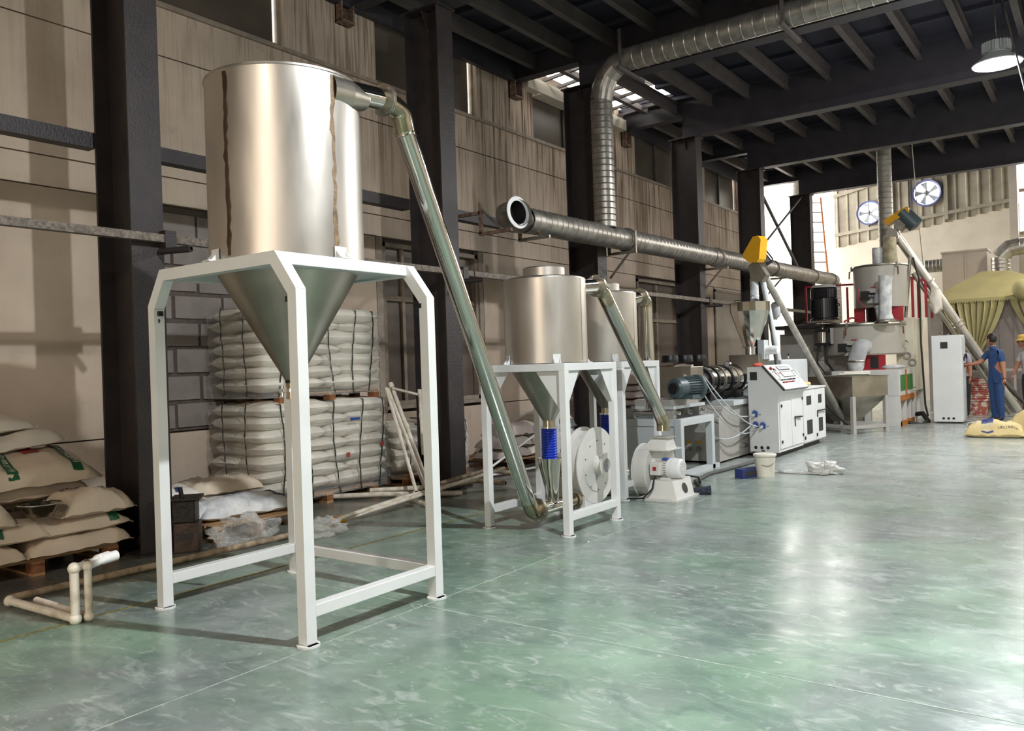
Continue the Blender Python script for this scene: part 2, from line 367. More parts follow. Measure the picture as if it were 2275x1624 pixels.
# ================================================================ SETTING
W = -7.95
fl = MB().add([(-12, -8, 0), (12, -8, 0), (12, 34, 0), (-12, 34, 0)], [(0, 1, 2, 3)])
floor = struct('floor', fl, FLOOR)
for a, b in (((-3.424, -2, .0), (-3.416, 24, .0012)), ((1.976, -2, 0), (1.984, 24, .0012))): obj('joint_line', MB().box(a, b), JOINT, floor)
for y in (3.685, 9.1, 14.5): obj('joint_line', MB().box((-5.6, y, 0), (6, y+.008, .0012)), JOINT, floor)
ytape = obj('floor_tape', MB().box((-5.06, 1.0, 0), (-5.025, 12, .0011)), YTAPE, floor)

wall = bpy.data.objects.new('wall_left', None); sc.collection.objects.link(wall); wall['kind'] = 'structure'; wall.location = (W, 0, 0)
wy = lambda px, py: at(px, py, x=W).y
cler = [(wy(-40, -120), wy(631, 105)), (wy(836, 180), wy(1060, 262)), (wy(1186, 308), wy(1330, 350)), (wy(1412, 386), wy(1511, 418)), (wy(1567, 444), wy(1641, 467))]
ZS = 5.38
def panel(y0, y1, z0, z1, m=None, t=.12, name='wall_panel'):
    g = .007; return obj(name, MB().box((W-t, y0+g, z0+g), (W, y1-g, z1-g)), m or WALL, wall)
obj('wall_core', MB().box((W-.3, -7, 0), (W-.1, 8.0, ZS)).box((W-.3, 8.0, 0), (W-.1, 10.09, .93)).box((W-.3, 8.0, 3.2), (W-.1, 10.09, ZS)).box((W-.3, 10.09, 0), (W-.1, 15.5, ZS))
    .box((W-.3, 15.5, 0), (W-.1, 17.6, .7)).box((W-.3, 15.5, 3.2), (W-.1, 17.6, ZS)).box((W-.3, 17.6, 0), (W-.1, 22.3, ZS)), MORT, wall)
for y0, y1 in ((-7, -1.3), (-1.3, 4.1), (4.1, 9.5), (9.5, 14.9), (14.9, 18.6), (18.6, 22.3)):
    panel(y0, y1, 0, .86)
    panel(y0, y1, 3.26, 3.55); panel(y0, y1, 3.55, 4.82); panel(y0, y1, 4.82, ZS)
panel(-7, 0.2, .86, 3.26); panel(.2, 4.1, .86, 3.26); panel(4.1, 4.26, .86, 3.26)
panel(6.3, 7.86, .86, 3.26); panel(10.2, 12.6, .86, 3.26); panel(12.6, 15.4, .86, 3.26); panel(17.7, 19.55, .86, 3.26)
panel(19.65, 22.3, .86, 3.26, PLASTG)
panel(7.86, 8.0, .86, 3.26, FRAMEW); panel(10.09, 10.2, .86, 3.26, FRAMEW)
# rough block infill behind the first column
rnd = random.Random(4)
obj('mortar_bed', MB().box((W-.1, 4.27, .87), (W-.045, 6.29, 3.25)), MORT, wall)
for r in range(8):
    z0 = .9+r*.29; y = 4.3 - (.3 if r % 2 else 0)
    while y < 6.25:
        a, b = max(4.3, y+rnd.uniform(0, .015)), min(6.27, y+.57)
        if b-a > .08: obj('block', MB().box((W-.09, a, z0+rnd.uniform(0, .01)), (W-.028+rnd.uniform(0, .01), b, z0+.25+rnd.uniform(-.01, .01))), BLOCK, wall, bevel=.006)
        y += .6
# clerestory piers and glazing
prev = -7
for i, (a, b) in enumerate(cler):
    if a > prev: panel(prev, a, ZS, 6.62, t=.12)
    prev = b
    wn = struct('window_%d' % (i+1), MB().box((W-.16, a, ZS), (W-.06, b, ZS+.05)).box((W-.16, a, 6.5), (W-.06, b, 6.62)).box((W-.16, a, ZS), (W-.06, a+.05, 6.6)).box((W-.16, b-.05, ZS), (W-.06, b, 6.6)), FRAMEW)
    n = 2 if i < 4 else 2
    for k in range(n):
        ya = a+.05+(b-a-.1)*k/n; yb = a+.05+(b-a-.1)*(k+1)/n
        obj('pane', MB().box((W-.13, ya+.02, ZS+.05), (W-.12, yb-.02, 6.5)), GLASSD, wn)
        if k: obj('mullion', MB().box((W-.15, ya-.03, ZS+.05), (W-.08, ya+.03, 6.5)), DARKST, wn)
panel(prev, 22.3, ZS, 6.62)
obj('window_sill', MB().box((W-.02, -5, ZS-.05), (W+.03, 22.3, ZS)), FRAMEW, wall)
# lower windows
def low_window(i, y0, y1, z0, z1, zm, splits):
    wn = struct('window_%d' % i, MB().box((W-.16, y0, z0), (W-.02, y1, z0+.06)).box((W-.16, y0, z1-.06), (W-.02, y1, z1)).box((W-.16, y0, z0), (W-.02, y0+.06, z1)).box((W-.16, y1-.06, z0), (W-.02, y1, z1)).box((W-.15, y0, zm), (W-.05, y1, zm+.07)), FRAMEW)
    ys = [y0+.06]+splits+[y1-.06]
    for a, b in zip(ys[:-1], ys[1:]):
        obj('pane', MB().box((W-.12, a, z0+.06), (W-.11, b, zm)), GLASSW, wn); obj('pane', MB().box((W-.12, a, zm+.07), (W-.11, b, z1-.06)), GLASSW, wn)
    for s in splits: obj('mullion', MB().box((W-.14, s-.03, z0), (W-.07, s+.03, z1)), FRAMEW, wn)
    obj('window_sill', MB().box((W-.1, y0-.06, z0-.05), (W+.06, y1+.06, z0)), FRAMEW, wn)
    return wn
low_window(6, 8.0, 10.09, .95, 3.2, 2.4, [8.45, 9.4])
low_window(7, 15.5, 17.6, .72, 3.2, 2.3, [16.5])
wl = struct('trim_1', MB().box((W, 19.6, .9), (W+.03, 19.66, 3.2)).box((W, 21.6, .9), (W+.03, 21.66, 3.2)).box((W, 19.6, 3.14), (W+.03, 21.66, 3.2)), FRAMEW)
# rusty pipe ends/stubs on wall
for i, (px, py) in enumerate(((758, 30), (1139, 200), (1385, 310))):
    p = at(px, py, x=W)
    t = tag(obj('bracket', MB().box((W, p.y-.11, p.z-.16), (W+.14, p.y+.11, p.z-.13)).box((W, p.y-.11, p.z-.16), (W+.02, p.y+.11, p.z+.14)).box((W, p.y-.11, p.z-.14), (W+.13, p.y-.09, p.z+.12)).box((W, p.y+.09, p.z-.14), (W+.13, p.y+.11, p.z+.12)), RUST),
        'rusty beam seat bracket on the wall ' + ('above the big tank', 'left of the vertical spiral duct', 'right of the vertical spiral duct')[i], 'bracket', 'rusty wall brackets')
# other walls of the hall
struct('wall_right', MB().box((8, -7, 0), (8.2, 30, 9)), PLAST)
struct('wall_back', MB().box((W, -7.2, 5.2), (8, -7, 9)).box((W, -7.2, 0), (-1.8, -7, 5.2)).box((-.4, -7.2, 0), (8, -7, 5.2)).box((-1.8, -7.2, 2.2), (-.4, -7, 5.2)), PLAST)

# end wall (gable) with ribbed cladding above plaster
YE = 27.0
end = bpy.data.objects.new('wall_end', None); sc.collection.objects.link(end); end['kind'] = 'structure'; end.location = (-4, YE, 0)
def zpl(x): return 4.89 + (x+6.887)*(5.526-4.894)/4.78
obj('plaster', MB().prism([(-12, YE, 0), (-1.9, YE, 0), (-1.9, YE, zpl(-1.9)), (-6.9, YE, zpl(-6.9)), (-7.6, YE, 4.6), (-12, YE, 4.3)], (0, .2, 0)), PLAST, end)
obj('plaster', MB().box((-1.9, YE, 0), (8, YE+.2, 4.65)), PLAST, end)
fans = [(at(1933, 474, y=YE), .37), (at(2060, 430, y=YE), .40)]
x = -6.87; k = 0
mbs = []
while x < -2.05:
    x1 = min(x+.30, -2.03); m = MB(); step = .035; z = zpl(x)-.05
    prof = [(0, 0), (.03, 0), (.06, 0), (.085, -.045), (.12, -.045), (.145, 0), (.18, 0), (.21, 0), (.24, 0), (.27, 0), (.30, 0)]
    while z < 7.6:
        for (a, da), (b, db) in zip(prof[:-1], prof[1:]):
            xa, xb = x+a, min(x+b, x1)
            if xb <= xa: continue
            c = V(((xa+xb)/2, YE, z+step/2))
            if any((V((c.x, c.z))-V((f.x, f.z))).length < r*.9 for f, r in fans): continue
            m.add([(xa, YE-.02+da, z), (xb, YE-.02+db, z), (xb, YE-.02+db, z+step), (xa, YE-.02+da, z+step)], [(0, 1, 2, 3)])
        z += step
    obj('cladding_sheet', m, CORR, end); x = x1
g = lambda x, l: l[0]+(x+6.85)*l[1]
for l in ((6.44, .19), (5.22, .09), (7.2, .19)):
    obj('girt', MB().bar((-6.87, YE-.09, g(-6.87, l)), (-2.05, YE-.09, g(-2.05, l)), .05, .1), CORR, end)
for x in (at(1940, 480, y=YE).x+.55, at(2060, 430, y=YE).x-.55, at(2060, 430, y=YE).x+.5): obj('post', MB().box((x-.05, YE-.12, zpl(x)), (x+.05, YE-.06, 7.4)), CORR, end)
obj('post', MB().box((-2.12, YE-.25, 0), (-1.92, YE, 8)), PLASTG, end)
wn = struct('window_8', MB().box((-1.9, YE, 4.65), (3.5, YE+.08, 4.75)).box((-1.9, YE, 5.85), (3.5, YE+.08, 5.95)).box((3.4, YE, 4.65), (3.5, YE+.08, 7.2)).box((-1.9, YE, 7.2), (8, YE+.2, 9)).box((3.5, YE, 4.65), (8, YE+.2, 7.2)), FRAMEW)
struct('trim_2', MB().box((-9.2, 29, 0), (-9.0, 34, 4)).box((-12, 20, 0), (-11.8, 34, 3.4)), PLASTG)
for f, r in fans:
    t = thing('exhaust_fan', 'round wall exhaust fan with daylight behind it, ' + ('left of the galvanised riser' if f.x < -5 else 'higher and right of the galvanised riser'), 'fan', (f.x, YE, f.z), 'exhaust fans in the gable')
    obj('housing', MB().lathe((f.x, YE-.1, f.z), [(r*.86, -.04), (r*.98, -.08), (r, -.02), (r, .2), (r*.86, .2), (r*.86, -.04)], 28, (0, 1, 0)), mat('pale_blue_fan_ring', '7d86b8', .5), t)
    obj('hub', MB().lathe((f.x, YE-.08, f.z), [(0, -.03), (r*.2, -.03), (r*.2, .1), (0, .1)], 14, (0, 1, 0)), LGREY, t)
    for k in range(5):
        a = 2*pi*k/5+.4; m = MB(); pts = []
        for rr, aa in ((.18, -.25), (.82, -.1), (.84, .42), (.18, .25)): pts.append((f.x+r*rr*cos(a+aa), YE-.06+.05*aa, f.z+r*rr*sin(a+aa)))
        m.prism(pts, (0, .006, 0)); obj('blade', m, LGREY, t)
    obj('guard', MB().bar((f.x-r*.8, YE-.12, f.z-.0), (f.x+r*.8, YE-.12, f.z), .012, .012).bar((f.x, YE-.12, f.z-r*.8), (f.x, YE-.12, f.z+r*.8), .012, .012), GRILL, t)

# ceiling: deck, ribs, purlins, edge beam
ceil = bpy.data.objects.new('ceiling', None); sc.collection.objects.link(ceil); ceil['kind'] = 'structure'; ceil.location = (0, 10, 6.6)
for y0, y1, xl in ((-7, 11.35, W), (11.35, 14.95, -6.7), (14.95, 22.7, W)):
    k = 0; y = y0
    while y < y1-.01:
        y2 = min(y+.9, y1); obj('deck_sheet', MB().box((xl, y+.02, 6.6), (8, y2-.02, 6.63)), DECK, ceil)
        if y > 1: obj('deck_rib', MB().box((xl, y-.06, 6.53), (8, y+.06, 6.6)), DECK, ceil)
        y = y2
obj('deck_cover', MB().box((W, -7, 6.64), (8, 11.35, 6.7)).box((-6.7, 11.35, 6.64), (8, 14.95, 6.7)).box((W, 14.95, 6.64), (8, 22.7, 6.7)), DECK, ceil)
bays = [-0.3, 3.7, 7.55, 11.2, 15.1, 18.7, 22.6]
def ibeam(m, p, q, h, wd, t=.012, tw=.01):
    "I section hanging below the line p-q (top), p-q horizontal"
    p, q = V(p), V(q); m.bar(p-V((0, 0, t/2)), q-V((0, 0, t/2)), wd, t); m.bar(p-V((0, 0, h-t/2)), q-V((0, 0, h-t/2)), wd, t); m.bar(p-V((0, 0, h/2)), q-V((0, 0, h/2)), tw, h-2*t); return m
for a, b in zip(bays[:-1], bays[1:]):
    for x in [-7.49+.728*k for k in range(20)]:
        if x < -6.8 and a == 11.2: continue
        obj('purlin', ibeam(MB(), (x, a+.01, 6.53), (x, b-.01, 6.53), .22, .095), PURL, ceil)
for y0, y1 in ((-7, 11.2), (15.1, 22.6)): obj('edge_channel', MB().box((W+.02, y0, 6.18), (W+.10, y1, 6.6)), ROOFST, ceil)
for i, y in enumerate(bays[1:]):
    o = struct('trim_%d' % (10+i), ibeam(MB(), (-6.66, y, 6.6), (8, y, 6.6), .8, .26, .018, .012), ROOFST)
    obj('outrigger', ibeam(MB(), (-6.62, y, 6.6), (W, y, 6.6), .40, .2), ROOFST, o)
# open strip of roof edge between the third and fourth columns: outside eaves gutter and translucent sheets
ev = struct('trim_20', MB().box((W-.1, 11.4, 6.15), (W+.16, 14.9, 6.36)), PLAST)
for k in range(8): obj('strut', MB().bar((W+.1, 11.5+k*.45, 6.4), (-6.85, 11.55+k*.45, 6.5), .05, .05), PURL, ev)
obj('eaves_pipe', MB().bar((-7.35, 11.4, 6.45), (-7.35, 14.9, 6.45), .1, .1), PURL, ev)
m = MB()
for k in range(40): m.box((W+.15, 11.4+k*.09, 6.95), (-6.6, 11.45+k*.09, 6.97))
o = obj('eaves_slat', m, GALVD, ev); o['kind'] = 'stuff'

obj('eaves_light_block', MB().box((W-.3, 11.3, 7.05), (-6.5, 15.0, 7.09)), GALVD, ev)  # sheet added above the slats to keep bright sky out
struct('trim_21', MB().box((-10, 22.5, 7.9), (8.2, 27.3, 8.1)).box((-6.9, 22.6, 6.6), (8, 22.75, 8)), DECK)
# columns
cpos = [3.68, 7.54, 11.18, 15.11, 18.7, 22.6]
cn = ['nearest dark steel column with the pale sack pile at its left', 'dark steel column behind the long polished pipe', 'dark steel column beside the vertical spiral duct', 'dark steel column right of the third small tank', 'dark steel column behind the yellow drive cover', 'farthest dark steel column beside the bright opening']
for i, y in enumerate(cpos):
    t = thing('steel_column', cn[i], 'column', (-6.6, y, 0), 'dark steel columns along the wall')
    obj('flange', MB().box((-6.36, y-.14, 0), (-6.342, y+.14, 5.8)), DARKST, t)
    obj('flange', MB().box((-6.868, y-.14, 0), (-6.85, y+.14, 5.8)), DARKST, t)
    obj('web', MB().box((-6.85, y-.007, 0), (-6.36, y+.007, 5.8)), DARKST, t)
    obj('cap_plate', MB().box((-6.9, y-.17, 5.775), (-6.31, y+.17, 5.798)), DARKST, t)
    obj('stiffener', MB().prism([(-6.6, y-.007, 5.77), (-6.6, y-.13, 5.77), (-6.6, y-.007, 5.55)], (.012, 0, 0)), DARKST, t)
    obj('base_plate', MB().box((-6.92, y-.19, 0), (-6.29, y+.19, .02)), DARKST, t)
# girts between columns (wall side) and the long rusty pipe on brackets
for i, (a, b) in enumerate(((-3, 3.55), (3.7, 7.4), (7.55, 9.35))):
    tag(obj('girt', MB().box((-7.0, a, 3.4), (-6.87, b, 3.53)), DARKST), ('dark horizontal steel girt left of the nearest column', 'dark horizontal steel girt behind the big tank', 'short dark steel girt ending at the duct bracket')[i], 'beam', 'steel girts')
t = thing('wall_pipe', 'long speckled grey rail of channel running along the columns', 'rail', (-6.28, 3, 2.6))
for a, b in ((-2, 3.83), (3.86, 7.85), (7.88, 11.3), (11.33, 15.2), (15.23, 18.8), (18.83, 22.2)):
    obj('rail_length', MB().box((-6.33, a, 2.56), (-6.26, b, 2.625)), mat('speckled_rail', '83786c', .6, var=.5, scale=30, col2='4b433b'), t)
for i, y in enumerate(cpos[:5]):
    obj('saddle', MB().box((-6.345, y+.1, 2.5), (-6.25, y+.2, 2.66)), DARKST, t)
    obj('stub_pipe', MB().lathe((-6.32, y+.1, 2.49), [(.028, -.0), (.028, .3), (.02, .3), (.02, 0), (.028, 0)], 12, (.75, .25, 0)), DARKST, t)
# bracing in the last bay
tag(obj('cross_brace', MB().bar((-6.6, 18.85, 5.7), (-6.6, 22.45, 3.6), .06, .06), PURL), 'dark diagonal brace rod falling from the fifth column to the last one', 'brace', 'cross braces')
tag(obj('cross_brace', MB().bar((-6.55, 22.5, 5.75), (-6.55, 18.85, 3.9), .04, .04), PURL), 'lighter diagonal brace rod rising to the top of the farthest column', 'brace', 'cross braces')

# ---------------------------------------------------------------- ducts
def spiral(m, p, q, r, pitch=.13, n=28, amp=.006):
    p, q = V(p), V(q); L_ = (q-p).length; k = max(1, int(L_/pitch)); ax = (q-p)/L_; prof = []
    for i in range(k):
        z = L_*i/k; prof += [(r, z), (r+amp, z+.008), (r, z+.02)]
    prof.append((r, L_)); m.lathe(p, prof, n, ax); return m
t = thing('exhaust_duct', 'long horizontal galvanised spiral duct along the columns with open flanged end', 'duct', (-6.1, 9, 3.34))
zf = lambda y: 3.34+(y-8.7)*.0124
for a, b in ((8.75, 11.6), (11.6, 14.9), (14.9, 18.4), (18.4, 23.7)):
    obj('duct_length', spiral(MB(), (-6.1, a, zf(a)), (-6.1, b-.03, zf(b)), .165), GALV, t)
for y in (11.55, 15.2, 18.5, 21.6, 23.3): obj('joint_band', MB().lathe((-6.1, y, zf(y)), [(.168, -.03), (.19, -.03), (.19, .03), (.168, .03)], 28, (0, 1, .0124)), GALVD, t)
obj('inlet_elbow', MB().tube(elbow((-6.1, 9.0, 3.345), (-6.22, 8.55, 3.34), (-5.93, 8.42, 3.38), .12), .165, 24, caps=False), GALVD, t)
obj('inlet_stub', MB().lathe((-6.2, 8.43, 3.36), [(.155, 0), (.165, .05), (.17, .2), (.172, .24)], 28, (1, -.12, .05)), GALVD, t)
obj('inlet_flange', MB().lathe((-5.96, 8.40, 3.375), [(.15, 0), (.205, 0), (.205, .012), (.15, .012), (.15, 0)], 28, (1, -.12, .05)), WHITE, t, label='white rimmed open flange')
obj('inlet_bore', MB().lathe((-5.96, 8.40, 3.375), [(.15, .005), (.145, -.2), (0, -.2)], 28, (1, -.12, .05)), BLACKR, t)
t = thing('riser_duct', 'galvanised spiral duct rising beside the third column and turning along the ceiling', 'duct', (-6.1, 10.88, 3.5))
obj('riser', spiral(MB(), (-6.1, 10.88, 3.48), (-6.1, 10.88, 5.42), .165, .09, amp=.009), GALV, t)
obj('gored_elbow', MB().tube([(-6.1, 10.88, 5.42), (-6.06, 10.88, 5.60), (-5.98, 10.88, 5.76), (-5.84, 10.88, 5.88), (-5.66, 10.88, 5.93)], .17, 24, sm=False), GALV, t)
obj('header', spiral(MB(), (-5.66, 10.88, 5.93), (1.5, 10.88, 5.93), .168, .16), GALV, t)
t = thing('duct_hanger', 'pale angle steel hanger at the elbow of the ceiling duct', 'hanger', (-5.6, 10.6, 5.7), 'duct hangers')
obj('hanger_arm', MB().bar((-5.62, 10.55, 5.72), (-5.62, 11.35, 5.72), .05, .05), PURL, t); obj('hanger_rod', MB().bar((-5.62, 10.62, 5.72), (-5.62, 10.62, 6.3), .05, .012), PURL, t)
t2 = copy_tree(t, None, (2.35, 0, 0), 'pale angle steel hanger part way along the ceiling duct')
# brackets of the long duct
for i, y in enumerate((8.15, 9.0, 11.45, 15.25, 18.85, 22.7)):
    t = thing('duct_bracket', 'dark angle steel duct support ' + ('left of the open duct end', 'right of the open duct end', 'below the vertical duct', 'at the fourth column', 'at the fifth column', 'at the last column')[i], 'bracket', (-6.2, y, 3.1), 'duct support brackets')
    z = zf(y)-.19
    obj('upright', MB().bar((-6.36 if i else -6.36, y, z-.02), (-6.36, y, z+.38), .04, .04), RUST if i == 0 else GALVD, t)
    obj('arm', MB().bar((-6.38, y, z-.02), (-5.88, y, z-.02), .04, .04), RUST if i == 0 else GALVD, t)
    obj('strut', MB().bar((-6.36, y, z-.4 if i > 1 else z+.3), (-6.0, y, z-.02), .03, .03), GALVD, t)
    if i == 0: obj('girt_arm', MB().bar((-6.88, y, z+.25), (-6.36, y, z+.25), .04, .04), RUST, t)
    if i == 2: obj('upright', MB().bar((-5.9, y, z-.02), (-5.9, y, z+.3), .035, .035), GALVD, t)
# risers and ladder at the far left corner
tag(obj('far_riser_duct', spiral(MB(), (at(1766, 500, y=24).x, 24, 2.6), (at(1766, 500, y=24).x, 24, 8), .165, .12), GALVP), 'vertical galvanised duct seen between the last two columns', 'duct')
p0 = at(1850, 600, y=22.9)
tag(obj('drop_duct', spiral(MB(), (-6.1, 23.75, 3.45), (-6.1, 23.75, 2.0), .17, .1), GALV), 'short vertical galvanised drop duct below the end of the long duct', 'duct')
tag(obj('mixer_riser_duct', spiral(MB(), (-4.02, 20.2, 3.3), (-4.02, 20.2, 6.9), .155, .12), GALVP), 'tall galvanised duct rising behind the upper mixing drum', 'duct')
t = thing('ladder', 'wooden ladder leaning on the bright gap beside the farthest column', 'ladder', (-6.6, 25, 0))
a0, a1 = at(1842, 640, y=25.5), at(1823, 440, y=26.6); b0, b1 = at(1808, 640, y=25.5), at(1800, 440, y=26.6)
obj('stile', MB().bar(a0, a1, .05, .09), mat('ladder_wood', '9c5f36', .7, var=.2), t); obj('stile', MB().bar(b0, b1, .05, .09), MATS['ladder_wood'], t)
for k in range(9):
    f = (k+.5)/9; obj('rung', MB().bar(a0.lerp(a1, f), b0.lerp(b1, f), .04, .04), PURL, t)
a0b = a0.copy()
for s0, s1 in ((a0, a1), (b0, b1)):
    d = (s0-s1).normalized(); q = s0+d*(s0.z/(-d.z)); obj('stile', MB().bar(q, s0, .05, .09), MATS['ladder_wood'], t)
# high bay lamp
lx, ly, lz = LAMPS[1][0], LAMPS[1][1], LAMPS[1][2]
t = thing('high_bay_lamp', 'white high bay lamp with finned body hanging under the roof at right', 'lamp', (lx, ly, lz))
obj('reflector', MB().lathe((lx, ly, lz), [(.29, 0), (.3, .01), (.28, .03), (.17, .12), (.12, .15), (.115, .15), (.165, .115), (.275, .015), (.29, 0)], 32), LGREY, t)
obj('diffuser', MB().lathe((lx, ly, lz+.012), [(0, 0), (.27, 0)], 32), LENS, t)
m = MB()
for k in range(26):
    a = 2*pi*k/26; m.bar((lx+.14*cos(a), ly+.14*sin(a), lz+.16), (lx+.14*cos(a), ly+.14*sin(a), lz+.29), .008, .07, up=(cos(a), sin(a), 0))
obj('heat_sink', m.lathe((lx, ly, lz+.15), [(.12, 0), (.12, .15), (0, .15)], 20), LGREY, t)
obj('bracket', MB().tube([(lx, ly-.06, lz+.3), (lx, ly-.03, lz+.37), (lx, ly+.03, lz+.37), (lx, ly+.06, lz+.3)], .008, 6), GALVD, t)
obj('chain', MB().tube([(lx, ly, lz+.37), (lx-.02, ly, lz+.9), (lx-.03, ly, 6.6)], .008, 6), GALVD, t)
obj('cable', MB().tube([(lx-.05, ly, lz+.2), (lx-.14, ly, lz+.32), (lx, ly, lz+.42), (lx+.1, ly, lz+.6), (lx+.04, ly, lz+.95), (lx, ly, 6.6)], .006, 6), BLACKR, t)
tag(obj('conduit', MB().tube([at(2222, -20, y=12.6), at(2275, 190, y=12.2), at(2300, 300, y=12.0)], .012, 8), GALVD), 'thin slanting conduit beside the high bay lamp', 'conduit')
for i, (x, y, z, e, c) in enumerate(LAMPS):
    if i != 1: copy_tree(t, None, (x-lx, y-ly, z-lz), 'high bay lamp ' + ('over the big tank aisle', '', 'before the canopy booth', 'over the canopy booth', 'near the right wall, first', 'near the right wall, middle', 'near the right wall, far', 'behind the camera')[i])
tag(obj('hanging_wire', MB().tube([at(2026, 320, y=18.7), at(2034, 420, y=19.5), at(2052, 600, y=19.8)], .008, 6), GALVD), 'thin wire hanging from the roof beside the right wall fan', 'wire')
# ================================================================ BIG TANK ON FRAME
def foot(m, x, y): 
    m.lathe((x, y, 0), [(0, 0), (.062, 0), (.062, .012), (0, .012)], 16); m.box((x-.05, y-.035, 0), (x+.05, y+.035, .012)); return m
t = thing('chamfered_stand', 'tall white square-tube frame with chamfered shoulders carrying the big steel tank', 'frame', (-4.15, 3.34, 0))
XL, XR, YN, YF = -4.85, -3.43, 2.80, 3.89; S = .068
for y0 in (YN, YF-S):
    e = (0, S, 0)
    for sx in (-1, 1):
        xo = XR if sx > 0 else XL
        obj('leg', MB().prism([(xo, y0, .012), (xo-sx*S, y0, .012), (xo-sx*S, y0, 1.868), (xo, y0, 1.895)], e), WHITE, t, bevel=.004)
        xt = -3.595 if sx > 0 else -4.71
        obj('shoulder', MB().prism([(xo, y0, 1.895), (xo-sx*S, y0, 1.868), (xt-sx*.038, y0, 2.04), (xt, y0, 2.11)], e), WHITE, t, bevel=.004)
        obj('foot_plate', foot(MB(), xo-sx*.03, y0+S/2), WHITE, t)
    obj('top_beam', MB().prism([(-4.71, y0, 2.11), (-4.672, y0, 2.04), (-3.633, y0, 2.04), (-3.595, y0, 2.11)], e), WHITE, t, bevel=.004)
for x0 in (-3.663, -4.71): obj('top_rail', MB().box((x0, YN+S, 2.042), (x0+S, YF-S, 2.11)), WHITE, t, bevel=.004)
for x0 in (XR-S, XL): obj('bottom_rail', MB().box((x0, YN+S, .148), (x0+S, YF-S, .214)), WHITE, t, bevel=.004)
obj('bottom_rail', MB().box((XL+S, YF-S, .148), (XR-S, YF, .214)), WHITE, t, bevel=.004)
obj('deck_plate', MB().box((-4.66, YN+S, 2.052), (-3.65, YF-S, 2.06)), LGREY, t)
for x, y in ((XL+S, YN+.03), (XR-S, YN+.03), (XR-S, YF-.06)):
    obj('eye_bracket', MB().box((x-.045, y-.01, 1.83), (x+.02, y+.02, 1.86)).lathe((x-.015, y, 1.80), [(.012, -.004), (.02, -.004), (.02, .004), (.012, .004), (.012, -.004)], 12, (0, 1, 0)), BLACK, t, label='black lifting eye bracket')
TX, TY, TR = -4.15, 3.34, .470
t = thing('storage_tank', 'big scuffed stainless steel cone-bottom tank on the tall white frame', 'tank', (TX, TY, 1.3))
obj('shell', MB().lathe((TX, TY, 2.125), [(TR, 0), (TR, 1.10), (TR-.006, 1.112), (TR-.03, 1.125), (0, 1.14)], 72), STEEL, t)
obj('rolled_rim', MB().lathe((TX, TY, 3.222), [(TR, 0), (TR+.006, .004), (TR+.004, .016), (TR-.01, .02)], 72), STEEL, t)
obj('cone', MB().lathe((TX, TY, 1.40), [(.042, 0), (.44, .68), (.45, .72)], 64), STEELD, t)
obj('outlet', MB().lathe((TX, TY, 1.285), [(.034, 0), (.04, 0), (.04, .12)], 24), GOLD, t)
obj('outlet_collar', MB().lathe((TX, TY, 1.385), [(.043, 0), (.046, .03), (.06, .045)], 24), IRON, t)
obj('clamp_ring', MB().lathe((TX, TY, 1.33), [(.041, 0), (.048, 0), (.048, .02), (.041, .02)], 24), CHROME, t)
obj('clamp_bolt', MB().tube([(TX-.05, TY-.04, 1.30), (TX-.05, TY-.04, 1.37)], .008, 8).box((TX-.065, TY-.055, 1.325), (TX-.035, TY-.03, 1.35)), CHROME, t)
obj('valve_handle', MB().tube([(TX+.04, TY, 1.345), (TX+.30, TY+.06, 1.345)], .012, 10), CHROME, t)
for nm, px, wd, m_, jit in (('seam', 503, .036, SEALD, .005), ('seam', 742, .032, SEAL, .008)):
    th = cyl_hit(px, 350, TX, TY, TR); m = MB(); pr = random.Random(px); n = 26
    vs = []
    for i in range(n+1):
        z = 2.14+1.07*i/n; w0 = wd*(.55+pr.random()*.6)/TR/2; off = pr.uniform(-jit, jit)/TR + (.0 if px > 600 else .008*sin(i*.35))
        for k in (-1, -.5, .5, 1):
            a = th+off+w0*k; rr = TR+(.003 if abs(k) < 1 else .0008); vs.append((TX+rr*cos(a), TY+rr*sin(a), z))
    m.add(vs, [(i*4+k, i*4+k+1, i*4+k+5, i*4+k+4) for i in range(n) for k in range(3)], True)
    obj(nm, m, m_, t, label='dark weld seam with brown run' if px < 600 else 'tan sealant-smeared weld seam')
for px in (480, 755, 620):
    th = cyl_hit(px, 555, TX, TY, TR); u = V((cos(th), sin(th), 0)); s_ = V((-sin(th), cos(th), 0)); c = V((TX, TY, 2.115))+u*(TR+.002)
    if px == 620: th = cyl_hit(620, 555, TX, TY, TR)+pi; u = V((cos(th), sin(th), 0)); s_ = V((-sin(th), cos(th), 0)); c = V((TX, TY, 2.115))+u*(TR+.002)
    m = MB(); m.prism([c-s_*.045, c+s_*.045, c+s_*.045+V((0, 0, .075)), c-s_*.045+V((0, 0, .075))], u*.006)
    for k in (-1, 1): m.prism([c+s_*(k*.04), c+s_*(k*.04)+V((0, 0, .06)), c+s_*(k*.04)+u*.055], s_*(-k*.006))
    m.prism([c-s_*.045, c+s_*.045, c+s_*.045+u*.065, c-s_*.045+u*.065], (0, 0, .008))
    obj('mounting_lug', m, WHITE, t)
